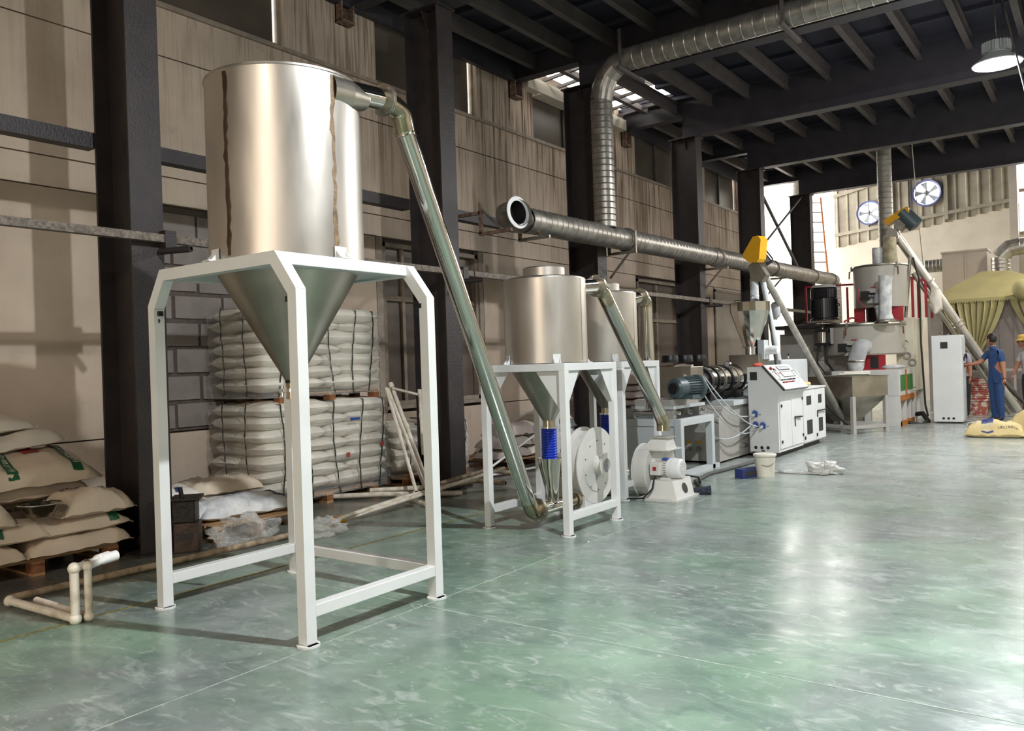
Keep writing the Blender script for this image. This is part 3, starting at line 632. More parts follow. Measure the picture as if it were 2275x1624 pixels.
# outlet pipe of the big tank
fx, fz = -3.78, 3.205
def flange(m, c, ax, r, th=.012, n=28, hole=6, ri=None):
    ri = ri or r*.6; m.lathe(c, [(ri, -th/2), (r, -th/2), (r, th/2), (ri, th/2)], n, ax); return m
def bolts(m, c, ax, r, n=6, br=.008, L_=.03, a0=.3):
    ax = V(ax).normalized(); a = ax.cross(V((0, 0, 1))).normalized(); b = ax.cross(a)
    for k in range(n):
        an = a0+2*pi*k/n; p = V(c)+(a*cos(an)+b*sin(an))*r; m.tube([p-ax*L_/2, p+ax*L_/2], br, 6)
    return m
PR = .068
P1a = V((-3.745, 3.40, 3.165)); P1b = at(852, 222, x=-3.75)
ELB = at(882, 243, x=-3.76); P1end = V((-4.11, 5.86, .165))
t = thing('suction_pipe', 'long mirror-polished steel pipe slanting from the big tank down to the floor', 'pipe', tuple(P1end))
obj('inlet_cover', MB().lathe(P1a+V((-.02, .0, -.02)), [(.115, -.06), (.10, .10), (PR+.004, .24), (PR, .25)], 24, (.04, 1, .05)), STEELD, t)
obj('inlet_pipe', MB().tube([P1a, P1b], PR, 28), POL, t)
ax1 = (P1b-P1a).normalized()
obj('flange', flange(MB(), P1b-ax1*.007, ax1, .104, .01), STEELD, t); obj('flange', flange(MB(), P1b+ax1*.007, ax1, .104, .01), STEELD, t)
obj('flange_bolt', bolts(MB(), P1b, ax1, .09, 6, .007, .04), CHROME, t)
obj('elbow', MB().tube(elbow(P1b, ELB+V((0, .03, 0)), ELB.lerp(P1end, .05), .10, 8), PR, 28), GOLD, t)
axl = (P1end-ELB).normalized()
obj('long_pipe', MB().tube([ELB.lerp(P1end, .04), ELB.lerp(P1end, .965)], PR, 32), POL, t)
obj('weld_ring', MB().lathe(ELB.lerp(P1end, .045), [(PR+.001, -.006), (PR+.004, 0), (PR+.001, .006)], 28, axl), GOLD, t)
fl_c = V((-4.11, 5.95, .165))
obj('elbow', MB().tube(elbow(ELB.lerp(P1end, .955), P1end+V((0, .02, -.015)), fl_c, .09, 8), PR, 28), GOLD, t)
obj('flange', flange(MB(), fl_c-V((0, .007, 0)), (0, 1, 0), .104, .01), STEELD, t); obj('flange', flange(MB(), fl_c+V((0, .007, 0)), (0, 1, 0), .104, .01), STEELD, t)
obj('flange_bolt', bolts(MB(), fl_c, (0, 1, 0), .09, 6, .007, .04), CHROME, t)
# pick-up tee with little steel funnel
t = thing('pickup_tee', 'polished steel tee and slanted funnel under the blue hose', 'fitting', (-4.11, 6.2, .1))
obj('tee_pipe', MB().tube([(-4.11, 5.965, .165), (-4.11, 6.42, .165)], .06, 28), POL, t)
obj('tee_elbow', MB().tube([(-4.11, 6.40, .165), (-4.10, 6.47, .167), (-4.09, 6.52, .17)], .06, 24), GOLD, t)
obj('flange', flange(MB(), (-4.09, 6.53, .17), (0, 1, 0), .09, .012), STEELD, t); obj('flange_bolt', bolts(MB(), (-4.09, 6.53, .17), (0, 1, 0), .075, 6, .007, .04), CHROME, t)
m = MB(); rings = []
for z, w0, w1, cx in ((.20, .045, .05, -4.09), (.30, .06, .06, -4.10), (.52, .10, .09, -4.12), (.60, .115, .10, -4.12)):
    rings.append([V((cx+w0*cos(a)*(1 if abs(cos(a)) < .7 else 1), 6.18+w1*sin(a), z)) for a in [2*pi*k/20 for k in range(20)]])
vs = [p for r_ in rings for p in r_]; m.add(vs, [(i*20+k, i*20+(k+1) % 20, (i+1)*20+(k+1) % 20, (i+1)*20+k) for i in range(3) for k in range(20)], True)
obj('funnel', m, POL, t)

# ================================================================ SMALL TANKS
def tank_frame(y0, label, x0=-4.56):
    x1, y1, S, h = x0+.9, y0+.89, .064, 1.455
    t = thing('square_stand', label, 'frame', (x0+.45, y0, 0), 'white frames of the two small tanks')
    for x, sx in ((x0, 1), (x1, -1)):
        for y, sy in ((y0, 1), (y1, -1)):
            xa, ya = min(x, x+sx*S), min(y, y+sy*S)
            obj('leg', MB().box((xa, ya, .012), (xa+S, ya+S, h-S)), WHITE, t, bevel=.003)
            obj('foot_plate', foot(MB(), x+sx*S/2, y+sy*S/2), WHITE, t)
            obj('gusset', MB().prism([(x+sx*S, y+sy*.02, h-S), (x+sx*(S+.24), y+sy*.02, h-S), (x+sx*S, y+sy*.02, h-S-.34)], (0, sy*.005, 0)), WHITE, t)
            obj('gusset', MB().prism([(x+sx*.02, y+sy*S, h-S), (x+sx*.02, y+sy*(S+.2), h-S), (x+sx*.02, y+sy*S, h-S-.30)], (sx*.005, 0, 0)), WHITE, t)
    for y in (y0, y1-S): obj('top_beam', MB().box((x0, y, h-S), (x1, y+S, h)), WHITE, t, bevel=.003)
    for x in (x0, x1-S):
        obj('top_rail', MB().box((x, y0+S, h-S), (x+S, y1-S, h)), WHITE, t, bevel=.003)
        obj('bottom_rail', MB().box((x, y0+S, .13), (x+S, y1-S, .13+S)), WHITE, t, bevel=.003)
    return t
def small_tank(cy, label, R=.374, cx=-4.11):
    t = thing('small_tank', label, 'tank', (cx, cy, .9), 'small cone-bottom steel tanks')
    obj('shell', MB().lathe((cx, cy, 1.46), [(R, 0), (R, .745), (R-.005, .755), (R-.03, .765), (0, .775)], 56), STEEL, t)
    obj('lid_collar', MB().lathe((cx, cy, 2.225), [(.19, 0), (.19, .09), (.183, .1), (0, .1)], 40), STEEL, t)
    obj('cone', MB().lathe((cx, cy, .935), [(.05, 0), (R-.03, .50), (R-.02, .53)], 48), STEELD, t)
    obj('outlet', MB().lathe((cx, cy, .865), [(.055, 0), (.055, .08)], 24), GOLD, t)
    obj('clamp_ring', MB().lathe((cx, cy, .87), [(.057, 0), (.074, 0), (.074, .02), (.057, .02)], 24), CHROME, t)
    obj('blue_sleeve', MB().lathe((cx, cy, .56), sum([[(.066, .0+k*.024), (.073, .008+k*.024), (.073, .014+k*.024), (.066, .022+k*.024)] for k in range(13)], []), 28), BLUEH, t, label='ribbed blue flexible hose')
    for th in (-2.1, -.75, .9, 2.4):
        u = V((cos(th), sin(th), 0)); s_ = V((-sin(th), cos(th), 0)); c = V((cx, cy, 1.457))+u*(R+.002); m = MB()
        m.prism([c-s_*.035, c+s_*.035, c+s_*.035+V((0, 0, .08)), c-s_*.035+V((0, 0, .08))], u*.005)
        for k in (-1, 1): m.prism([c+s_*(k*.03), c+s_*(k*.03)+V((0, 0, .05)), c+s_*(k*.03)+u*.045], s_*(-k*.005))
        m.prism([c-s_*.035, c+s_*.035, c+s_*.035+u*.055, c-s_*.035+u*.055], (0, 0, .006)); obj('mounting_lug', m, WHITE, t)
    th = cyl_hit(1290, 700, -4.11, 6.16, R); m = MB(); vs = []; pr = random.Random(8)
    for i in range(21):
        for k in (-1, 1): a = th+k*.007*(.6+pr.random()); vs.append((cx+(R+.0015)*cos(a), cy+(R+.0015)*sin(a), 1.48+.72*i/20))
    obj('seam', m.add(vs, [(i*2, i*2+1, i*2+3, i*2+2) for i in range(20)], True), GOLD, t)
    return t
tank_frame(5.76, 'white square-tube frame of the nearer small tank, blue hose inside')
tank_frame(7.56, 'white square-tube frame of the farther small tank', -5.0)
small_tank(6.17, 'nearer small stainless steel tank with round lid collar')
small_tank(8.0, 'farther small stainless steel tank, partly hidden by the nearer one', .374, -4.55)
PP = .07
def drop_pipe(label, a, fl, k, end, group='polished outlet pipes of the small tanks'):
    t = thing('suction_pipe', label, 'pipe', tuple(end), group)
    a, fl, k, end = V(a), V(fl), V(k), V(end); ax = (fl-a).normalized()
    obj('inlet_pipe', MB().tube([a, fl], PP, 24), POL, t)
    obj('flange', flange(MB(), fl-ax*.007, ax, .104, .01), STEELD, t); obj('flange', flange(MB(), fl+ax*.007, ax, .104, .01), STEELD, t)
    obj('flange_bolt', bolts(MB(), fl, ax, .09, 6, .007, .04), CHROME, t)
    obj('elbow', MB().tube(elbow(fl, k, k.lerp(end, .08), .085, 8), PP, 24), GOLD, t)
    return t, k
P2f = at(1325, 635, x=-3.84); P2k = at(1340, 650, x=-3.84); e2b = at(1474, 955, y=8.0); e2b = V((-3.86, 8.0, .70)); e2k = V((-3.86, 8.0, .80))
t, k = drop_pipe('polished pipe slanting from the nearer small tank to the second blower', (-3.84, 6.25, 2.13), P2f, P2k, e2k)
obj('long_pipe', MB().tube([k.lerp(e2k, .07), k.lerp(e2k, .93)], PP, 28), POL, t)
obj('lower_bend', MB().tube(elbow(k.lerp(e2k, .92), e2k, e2b, .09, 6), PP, 24), GOLD, t)
P3f = at(1422, 660, x=-4.26); k3 = V((-4.26, P3f.y+.14, P3f.z-.02)); e3 = V((-4.28, k3.y+.08, .9))
t, k = drop_pipe('vertical polished pipe behind the farther small tank', (-4.26, 8.06, 2.13), P3f, k3, e3)
obj('long_pipe', MB().tube([k.lerp(e3, .07), e3], PP, 28), POL, t)
# second pick-up funnel below the farther tank
t = thing('pickup_tee', 'gold-tinted steel funnel below the farther blue hose', 'fitting', (-4.55, 8.0, .1))
obj('funnel', MB().lathe((-4.55, 8.0, .2), [(.05, 0), (.055, .12), (.12, .28), (.16, .29), (.16, .36), (.15, .36), (.15, .3), (.05, .12)], 28), GOLD, t)
obj('tee_pipe', MB().tube([(-4.55, 7.75, .17), (-4.55, 8.4, .17)], .055, 20), POL, t)

# ================================================================ BLOWERS
def scroll(m, cx0, cx1, cy, cz, r0, r1, outdir, n=40, ol=.3):
    "spiral casing between x planes; outdir 'down' = outlet toward -y at the bottom, 'up' = outlet upward"
    pts = []
    for k in range(n+1):
        f = k/n; r = r0+(r1-r0)*f
        a = (pi*.0+2*pi*f*.92) if outdir == 'up' else (-pi/2-2*pi*.92*(1-f))
        pts.append((cx0, cy+r*cos(a), cz+r*sin(a)))
    return m.prism(pts, (cx1-cx0, 0, 0))
t = thing('blower', 'white centrifugal blower with black mesh inlet standing inside the first small frame', 'blower', (-4.0, 6.75, 0))
bc = (6.80, .47); 
m = MB(); pts = []
n = 44
for k in range(n+1):
    f = k/n; a = radians(270)-2*pi*f*.86; r = .315+.03*(1-f); pts.append((-4.13, bc[0]+r*cos(a), bc[1]+r*sin(a)))
obj('casing', MB().prism(pts, (.13, 0, 0), sm=False), MACH, t)
for x in (-4.145, -4.0): obj('casing_rim', MB().lathe((x, bc[0], bc[1]), [(0, 0), (.365, 0), (.365, .012), (0, .012)], 56, (1, 0, 0)), MACH, t)
obj('outlet_chute', MB().prism([(-4.13, 6.55, .07), (-4.13, 6.85, .10), (-4.13, 6.80, .40), (-4.13, 6.55, .27)], (.14, 0, 0)), MACH, t)
obj('outlet_flange', MB().box((-4.18, 6.545, .06), (-3.98, 6.56, .29)), MACH, t)
obj('inlet_cover', MB().lathe((-3.99, bc[0], bc[1]), [(.25, 0), (.25, .008), (.10, .014)], 40, (1, 0, 0)), MACH, t)
obj('inlet_neck', MB().lathe((-3.98, bc[0], bc[1]), [(.1, 0), (.085, .07), (.12, .09), (.12, .1), (.066, .1), (.066, .09)], 32, (1, 0, 0)), MACH, t)
m = MB()
for k in range(-3, 4):
    h = sqrt(max(0, .064**2-(k*.019)**2)); m.bar((-3.885, bc[0]+k*.019, bc[1]-h), (-3.885, bc[0]+k*.019, bc[1]+h), .004, .004); m.bar((-3.885, bc[0]-h, bc[1]+k*.019), (-3.885, bc[0]+h, bc[1]+k*.019), .004, .004)
obj('mesh_guard', m, LGREY, t); obj('inlet_throat', MB().lathe((-3.90, bc[0], bc[1]), [(0, 0), (.066, 0)], 28, (1, 0, 0)), BLACK, t)
obj('cover_bolt', bolts(MB(), (-3.985, bc[0], bc[1]), (1, 0, 0), .235, 10, .007, .02), GALVD, t)
obj('motor', MB().lathe((-4.15, bc[0], bc[1]), [(.1, 0), (.1, -.26), (.08, -.3), (0, -.3)], 24, (1, 0, 0)), GREYP, t)
obj('pedestal', MB().prism([(-4.45, 6.62, 0), (-4.45, 7.0, 0), (-4.45, 6.95, .36), (-4.45, 6.68, .36)], (.26, 0, 0)), MACH, t)
# second blower
t = thing('blower', 'white centrifugal blower with white motor, second along the line', 'blower', (-3.95, 8.0, 0))
c2 = (8.0, .27)
m = MB(); pts = []
for k in range(41):
    f = k/40; a = 0-2*pi*f*.80+radians(10); r = .265+.02*f; pts.append((-4.10, c2[0]-.0+r*cos(a), c2[1]+r*sin(a)))
obj('casing', MB().prism(pts, (.14, 0, 0)), MACH, t)
for x in (-4.112, -3.965): obj('casing_rim', MB().lathe((x, c2[0], c2[1]), [(0, 0), (.292 if x < -4.05 else .27, 0), (.292 if x < -4.05 else .27, .01), (0, .01)], 52, (1, 0, 0)), MACH, t)
obj('outlet_neck', MB().prism([(-4.09, 7.93, .3), (-4.09, 8.26, .3), (-4.09, 8.14, .50), (-4.09, 7.9, .50)], (.26, 0, 0)), MACH, t)
obj('outlet_flange', MB().box((-4.12, 7.84, .50), (-3.74, 8.2, .512)), MACH, t)
def frustum(c0, a0, b0, c1, a1, b1):
    c0, c1 = V(c0), V(c1); vs = [c0+V((sx*a0, sy*b0, 0)) for sx, sy in ((-1,-1),(1,-1),(1,1),(-1,1))]+[c1+V((sx*a1, sy*b1, 0)) for sx, sy in ((-1,-1),(1,-1),(1,1),(-1,1))]
    return MB().add(vs, [(3,2,1,0),(4,5,6,7),(0,1,5,4),(1,2,6,5),(2,3,7,6),(3,0,4,7)])
obj('outlet_hood', frustum((-3.92, 8.01, .512), .14, .13, (-3.87, 8.0, .63), .08, .08), MACH, t)
obj('outlet_flange', MB().box((-3.97, 7.9, .628), (-3.77, 8.1, .64)), GREYP, t)
obj('pedestal', MB().prism([(-3.95, 7.72, .02), (-3.60, 7.72, .02), (-3.66, 7.76, .2), (-3.9, 7.76, .2)], (0, .44, 0)), MACH, t)
obj('base_plate', MB().box((-4.03, 7.66, 0), (-3.57, 8.22, .022)), MACH, t)
obj('pedestal_hole', MB().lathe((-3.622, 7.98, .11), [(0, 0), (.055, 0)], 28, (1, 0, .33)), BLACK, t)
mz = .305
obj('motor_body', MB().lathe((-3.96, 7.98, mz), [(.12, 0), (.12, .03), (.095, .04), (.095, .2), (0, .2)], 32, (1, 0, 0)), MACH, t)
m = MB()
for k in range(28):
    a = 2*pi*k/28; m.bar((-3.93, 7.98+.1*cos(a), mz+.1*sin(a)), (-3.77, 7.98+.1*cos(a), mz+.1*sin(a)), .004, .022, up=(0, cos(a), sin(a)))
obj('cooling_fin', m, MACH, t)
obj('fan_cover', MB().lathe((-3.79, 7.98, mz), [(.108, 0), (.112, .06), (.105, .13), (.09, .15), (0, .152)], 36, (1, 0, 0)), WHITE, t)
m = MB()
for r_, nn in ((.03, 10), (.048, 16), (.066, 22)):
    for k in range(nn): a = 2*pi*k/nn; m.box((-3.638, 7.98+r_*cos(a)-.004, mz+r_*sin(a)-.003), (-3.636, 7.98+r_*cos(a)+.004, mz+r_*sin(a)+.003))
obj('vent_slot', m, GREYP, t)
obj('terminal_box', MB().box((-3.94, 7.80, mz-.06), (-3.82, 7.90, mz+.07)), MACH, t, bevel=.01); obj('label_plate', MB().box((-3.90, 7.797, mz-.01), (-3.86, 7.80, mz+.03)), RED, t, label='small red and grey warning label')
obj('sticker', MB().box((-3.84, 7.90, mz+.095), (-3.78, 7.97, mz+.112)), BLUEP, t, label='blue sticker')
obj('motor_foot', MB().box((-3.9, 7.88, .2), (-3.75, 8.08, .215)), MACH, t)
tag(obj('power_cable', MB().tube([V(p) for p in ((-3.88, 7.8, .24), (-3.86, 7.70, .12), (-3.93, 7.62, .03), (-4.1, 7.6, .015), (-4.3, 7.75, .015), (-4.5, 7.7, .015))], .011, 8), BLACKR), 'black power cable drooping from the second blower motor', 'cable')
tag(obj('floor_cable', MB().tube([(-3.62, 8.3, .03), (-3.7, 8.6, .02), (-3.95, 9.0, .02), (-4.05, 9.6, .02), (-4.0, 10.3, .02), (-3.95, 11.2, .02), (-4.1, 11.8, .1), (-4.15, 11.9, .15)], .024, 10), mat('grey_cable_sleeve', '4a4947', .7)), 'thick taped cable run along the floor to the control cabinet', 'cable')
tag(obj('floor_cable', MB().tube([(-3.75, 8.25, .2), (-3.7, 8.5, .15), (-3.78, 8.75, .05), (-3.9, 8.95, .03)], .012, 8), BLACKR), 'short black cable behind the white motor', 'cable')
m = MB(); pr = random.Random(2)
m.lathe((-3.55, 8.28, .04), [(.035, -.1), (.045, -.05), (.042, .03), (.05, .08), (.035, .07), (.03, -.05)], 16, (1, .3, .1)); m.ball((-3.66, 8.27, .03), (.07, .05, .03), 12, 8, warp=lambda d: 1+.3*noise.noise(d*3))
tag(obj('work_glove', m, mat('dark_check_cloth', '3a4152', .85, var=.4, scale=30, col2='15161c')), 'dark crumpled rag beside the second blower base', 'rag')

# ================================================================ EXTRUDER
t = thing('cutter_stand', 'white square-tube stand with sliding rails under the grey motor', 'stand', (-4.6, 9.8, 0))
sx0, sx1, sy0, sy1, sh = -5.15, -4.25, 9.3, 10.35, .72
for x in (sx0, sx1-.09):
    for y in (sy0, sy1-.09): obj('leg', MB().box((x, y, 0), (x+.09, y+.09, sh-.09)), LGREY, t, bevel=.004)
    obj('top_rail', MB().box((x, sy0, sh-.09), (x+.09, sy1, sh)), LGREY, t, bevel=.004); obj('foot_rail', MB().box((x, sy0-.05, 0), (x+.09, sy1+.15, .06)), LGREY, t)
for y in (sy0, sy1-.09): obj('top_beam', MB().box((sx0+.09, y, sh-.09), (sx1-.09, y+.09, sh)), LGREY, t, bevel=.004)
obj('side_sheet', MB().box((sx0+.09, sy0+.02, .02), (sx1-.09, sy0+.03, sh-.09)), LGREY, t)
for y in (9.4, 10.2):
    for x in (-4.98, -4.42): obj('rail_block', MB().box((x-.05, y-.05, sh), (x+.05, y+.05, sh+.12)), GREYP, t, bevel=.004)
    obj('guide_shaft', MB().tube([(-5.05, y, sh+.07), (-4.30, y, sh+.07)], .022, 14), CHROME, t)
obj('carriage', MB().box((-4.95, 9.33, sh+.12), (-4.35, 10.3, sh+.16)), LGREY, t, bevel=.004)
obj('carriage', MB().box((-4.9, 9.36, sh+.16), (-4.4, 10.2, sh+.24)), GREYP, t)
t = thing('cutter_motor', 'slate grey finned electric motor on the sliding carriage', 'motor', (-4.5, 9.8, .96))
mzz = 1.10
A = at(1502, 884, y=9.45); mx = A.x
obj('body', MB().lathe((mx, 9.38, mzz), [(0, 0), (.10, .0), (.125, .03), (.13, .16), (.12, .18), (.12, .42), (.15, .43), (.16, .45), (.16, .48), (0, .48)], 32, (.25, 1, 0)), MOTORG, t)
m = MB()
for k in range(26):
    a = 2*pi*k/26; c = V((mx+.145*cos(a), 9.55, mzz+.13*sin(a))); 
    d = V((.25, 1, 0)).normalized(); s1 = V((1, -.25, 0)).normalized(); off = s1*(.128*cos(a))+V((0, 0, .128*sin(a)))
    p = V((mx, 9.38, mzz))+d*.19+off; m.bar(p, p+d*.22, .005, .025, up=off.normalized())
obj('cooling_fin', m, MOTORG, t)
obj('fan_grille', MB().lathe((mx, 9.37, mzz), [(0, -.002), (.07, -.002)], 20, (.25, 1, 0)), BLACK, t)
obj('motor_foot', MB().box((mx-.06, 9.5, sh+.24), (mx+.2, 9.85, mzz-.09)), MOTORG, t)
obj('lifting_eye', MB().lathe((mx+.05, 9.62, mzz+.15), [(.008, -.004), (.02, -.004), (.02, .004), (.008, .004)], 12, (0, 1, 0)), CHROME, t)
t = thing('die_box', 'square stainless cutter hood beside the motor', 'machine part', (-4.6, 10.1, .9))
obj('hood', MB().box((-4.98, 9.95, .95), (-4.38, 10.35, 1.36)), STEELD, t, bevel=.006)
obj('hood_chute', frustum((-4.68, 10.15, .72), .1, .12, (-4.68, 10.15, .95), .3, .2), STEELD, t)
obj('die_ring', MB().lathe((-4.68, 10.36, 1.14), [(.18, 0), (.26, 0), (.26, .06), (.2, .09), (.2, .2), (.15, .2)], 36, (0, 1, 0)), CHROME, t)
obj('clamp_bolt', bolts(MB(), (-4.68, 10.44, 1.14), (0, 1, 0), .24, 8, .018, .14), CHROME, t)
obj('die_body', MB().lathe((-4.68, 10.42, 1.14), [(.15, 0), (.15, .5), (.19, .5), (.19, .6)], 28, (0, 1, 0)), IRON, t)
t = thing('extruder', 'twin screw extruder with wrapped steel barrel on a pale grey base', 'machine', (-4.75, 11.5, 0))
obj('base', MB().prism([(-5.2, 10.75, .03), (-5.2, 10.75, .62), (-5.2, 10.95, .78), (-5.2, 13.6, .78), (-5.2, 13.6, .03)], (.85, 0, 0)), GREYP, t)
obj('base_shelf', MB().prism([(-5.25, 11.2, .78), (-4.30, 11.2, .78), (-4.30, 11.2, .85), (-5.25, 11.2, .85)], (0, 2.4, 0)), LGREY, t)
obj('base_end_plate', MB().box((-4.36, 11.9, .03), (-4.30, 12.5, .84)), LGREY, t)
for k, x in enumerate((-4.95, -4.8, -4.65)):
    obj('water_port', MB().lathe((x, 10.75, .20), [(0, -.05), (.028, -.05), (.03, 0)], 14, (0, 1, 0)), GALVD, t)
    obj('port_label', MB().box((x-.03, 10.745, .27), (x+.03, 10.749, .31)), YEL, t)
pr = random.Random(5)
obj('barrel', MB().lathe((-4.75, 10.95, 1.14), [(.17, 0), (.2, .02), (.2, 2.0), (0, 2.0)], 32, (0, 1, 0)), CHROME, t)
for k in range(7): obj('barrel_band', MB().lathe((-4.75, 11.05+k*.26, 1.14), [(.205, 0), (.215, 0), (.215, .05), (.205, .05)], 32, (0, 1, 0)), IRON if k % 2 else STEELD, t)
for k in range(3): obj('blower_cowl', MB().lathe((-5.0, 10.65+k*.5, 1.42), [(0, .1), (.11, .1), (.12, .04), (.12, 0), (0, 0)], 20), BLACK, t)
for k in range(3): obj('cooling_fan_box', MB().box((-4.9, 11.1+k*.5, .86), (-4.6, 11.4+k*.5, .97)), IRON, t)
obj('feed_throat', MB().box((-4.80, 12.35, 1.2), (-4.32, 12.8, 1.50)), STEELD, t, bevel=.005)
obj('gearbox', MB().box((-5.1, 13.2, .5), (-4.25, 14.6, 1.40)), LGREY, t, bevel=.01)
for y in (13.5, 14.2): obj('lifting_eye', MB().lathe((-4.45, y, 1.45), [(.02, -.012), (.05, -.012), (.05, .012), (.02, .012), (.02, -.012)], 14, (1, .3, 0)), CHROME, t)
g0 = at(1618, 830, y=12.0)
t = thing('pressure_gauge', 'round pressure gauge on a curled steel stem above the barrel', 'gauge', (g0.x, g0.y, 1.34))
gz = at(1618, 809, y=12.0).z
obj('dial', MB().lathe((g0.x, 12.0, gz), [(0, -.02), (.05, -.02), (.05, .02), (0, .02)], 24, (.3, 1, 0)), CHROME, t)
obj('dial_face', MB().lathe((g0.x-.006, 11.98, gz), [(0, -.002), (.04, -.002)], 20, (.3, 1, 0)), WHITE, t); obj('needle', MB().bar((g0.x-.02, 11.974, gz+.01), (g0.x+.01, 11.974, gz-.005), .003, .003), BLUEP, t)
obj('stem', MB().tube([(g0.x, 12.0, gz-.05), (g0.x, 12.0, gz-.13), (g0.x+.02, 12, gz-.18), (g0.x-.06, 12.0, gz-.19), (g0.x-.07, 12, gz-.13), (g0.x-.0, 12, gz-.12), (g0.x+.02, 12.0, 1.33)], .008, 8), CHROME, t)
for i, (a, b, sg, sd) in enumerate((((-4.45, 10.35, 1.36), (-4.25, 11.69, .60), .2, (.05, -.2, 0)), ((-4.42, 10.4, 1.0), (-4.16, 11.68, .44), .26, (.1, -.15, 0)), ((-4.4, 10.45, 1.2), (-4.12, 11.68, .45), .15, (.15, -.25, 0)), ((-4.6, 10.3, .9), (-4.2, 11.68, .5), .34, (.05, -.3, 0)))):
    pts = ncurve(a, b, sg, 14, sd)
    tag(obj('heater_cable', MB().tube(pts, .009, 6), LGREY), ('upper pale cable looping from the die to the cabinet sockets', 'lower pale cable sagging from the die to the cabinet', 'middle pale cable from the barrel to the cabinet', 'lowest pale cable hanging below the hood')[i], 'cable', 'pale heater cables')
# control cabinet
t = thing('control_cabinet', 'white control cabinet with sloping switch panel and side sockets', 'cabinet', (-4.0, 12.3, 0))
prof = [(-4.26, .08), (-4.275, 1.31), (-4.05, 1.315), (-3.745, .965), (-3.80, .93), (-3.84, .80), (-3.84, .07)]
YC0, YC1 = 11.7, 12.84
obj('body', MB().prism([(x, YC0, z) for x, z in prof], (0, YC1-YC0, 0)), WHITE, t, bevel=.006)
obj('plinth', MB().box((-4.2, YC0+.06, 0), (-3.92, 14.0, .08)), IRON, t)
pn = V((.35, 0, .305)).normalized(); sl = V((.305, 0, -.35)).normalized()
pc = V((-4.05, YC0, 1.315))
def onpanel(u, v, h=0): return pc+sl*u+V((0, v, 0))+pn*h
def pplate(u0, u1, v0, v1, h0, h1): 
    m = MB(); q = [onpanel(u0, v0, h0), onpanel(u1, v0, h0), onpanel(u1, v1, h0), onpanel(u0, v1, h0)]; return m.prism(q, pn*(h1-h0))
obj('panel_gasket', pplate(-.01, .475, -.02, YC1-YC0-.02, .0, .018), BLACK, t)
pf = obj('switch_panel', pplate(0, .465, .0, YC1-YC0-.03, .018, .03), PANELW, t)
obj('meter_window', pplate(.04, .115, .43, .96, .03, .033), GRILL, pf); obj('display_window', pplate(.14, .25, .40, .96, .03, .033), GRILL, pf)
for i in range(9): obj('meter', pplate(.05, .10, .45+i*.055, .45+i*.055+.036, .033, .038), WHITE if i % 2 else LGREY, pf)
for i in range(8): obj('temperature_display', pplate(.15, .24, .42+i*.065, .42+i*.065+.048, .033, .038), WHITE, pf)
for i in range(2): obj('digital_readout', pplate(.15, .19, .16+i*.11, .16+i*.11+.09, .03, .037), mat('pink_readout', 'b98683', .4), pf)
for r_, n_, mm in ((.30, 10, BLACK), (.345, 8, RED)):
    for i in range(n_): p = onpanel(r_, .14+i*.07, .03); obj('push_button', MB().lathe(p, [(0, .02), (.011, .02), (.011, 0)], 10, pn), mm if r_ > .32 else (BLACK if i > 4 else mat('dark_green_button', '2c5a4d', .4)), pf)
obj('rotary_switch', MB().lathe(onpanel(.08, .12, .03), [(0, .03), (.022, .03), (.026, 0)], 14, pn), RED, pf); obj('key_switch', pplate(.08, .13, .22, .27, .03, .045), BLACK, pf)
for v in (.08, .98): obj('panel_handle', MB().tube([onpanel(.14, v, .03), onpanel(.15, v, .07), onpanel(.28, v, .07), onpanel(.29, v, .03)], .012, 10), WHITE, pf)
obj('side_vent', MB().box((-4.235, YC0-.004, 1.12), (-4.13, YC0-.001, 1.24)), GRILL, t, label='square black fan vent on the end panel')
for x, z in ((-4.17, .63), (-4.165, .47), (-4.06, .46)):
    s_ = obj('socket', MB().box((x-.035, YC0-.04, z-.04), (x+.035, YC0, z+.03)), BLUEP, t, bevel=.005)
    obj('socket_cap', MB().lathe((x, YC0-.04, z+.02), [(0, -.02), (.03, -.02), (.035, .01)], 12, (-.2, 1, 0)), BLUEP, s_)
    obj('plug', MB().lathe((x-.01, YC0-.04, z-.01), [(0, -.07), (.018, -.07), (.024, -.02), (.024, .0)], 12, (-.2, 1, .1)), WHITE, s_)
    obj('socket_label', MB().box((x+.05, YC0-.003, z-.02), (x+.08, YC0-.001, z)), GREYP, s_)
for x in (-4.18, -4.09, -4.0): obj('cable_hole', MB().lathe((x, YC0-.002, .14), [(0, 0), (.024, 0)], 18, (0, 1, 0)), BLACK, t)
d1 = obj('door', MB().box((-3.84, YC0+.05, .12), (-3.825, YC0+.56, .80)), WHITE, t, bevel=.003)
d2 = obj('door', MB().box((-3.84, YC0+.58, .12), (-3.825, YC0+1.12, .82)), WHITE, t, bevel=.003)
for y, z in ((YC0+.08, .72), (YC0+.08, .2)): obj('hinge', MB().box((-3.825, y, z), (-3.81, y+.03, z+.04)), BLACK, d1)
for y, z in ((YC0+1.08, .78), (YC0+1.08, .22)): obj('hinge', MB().box((-3.825, y, z), (-3.81, y+.03, z+.04)), BLACK, d2)
obj('handle', MB().bar((-3.815, YC0+.70, .54), (-3.80, YC0+1.0, .53), .015, .02).bar((-3.82, YC0+.70, .54), (-3.82, YC0+.72, .40), .015, .012), BLACK, d2)
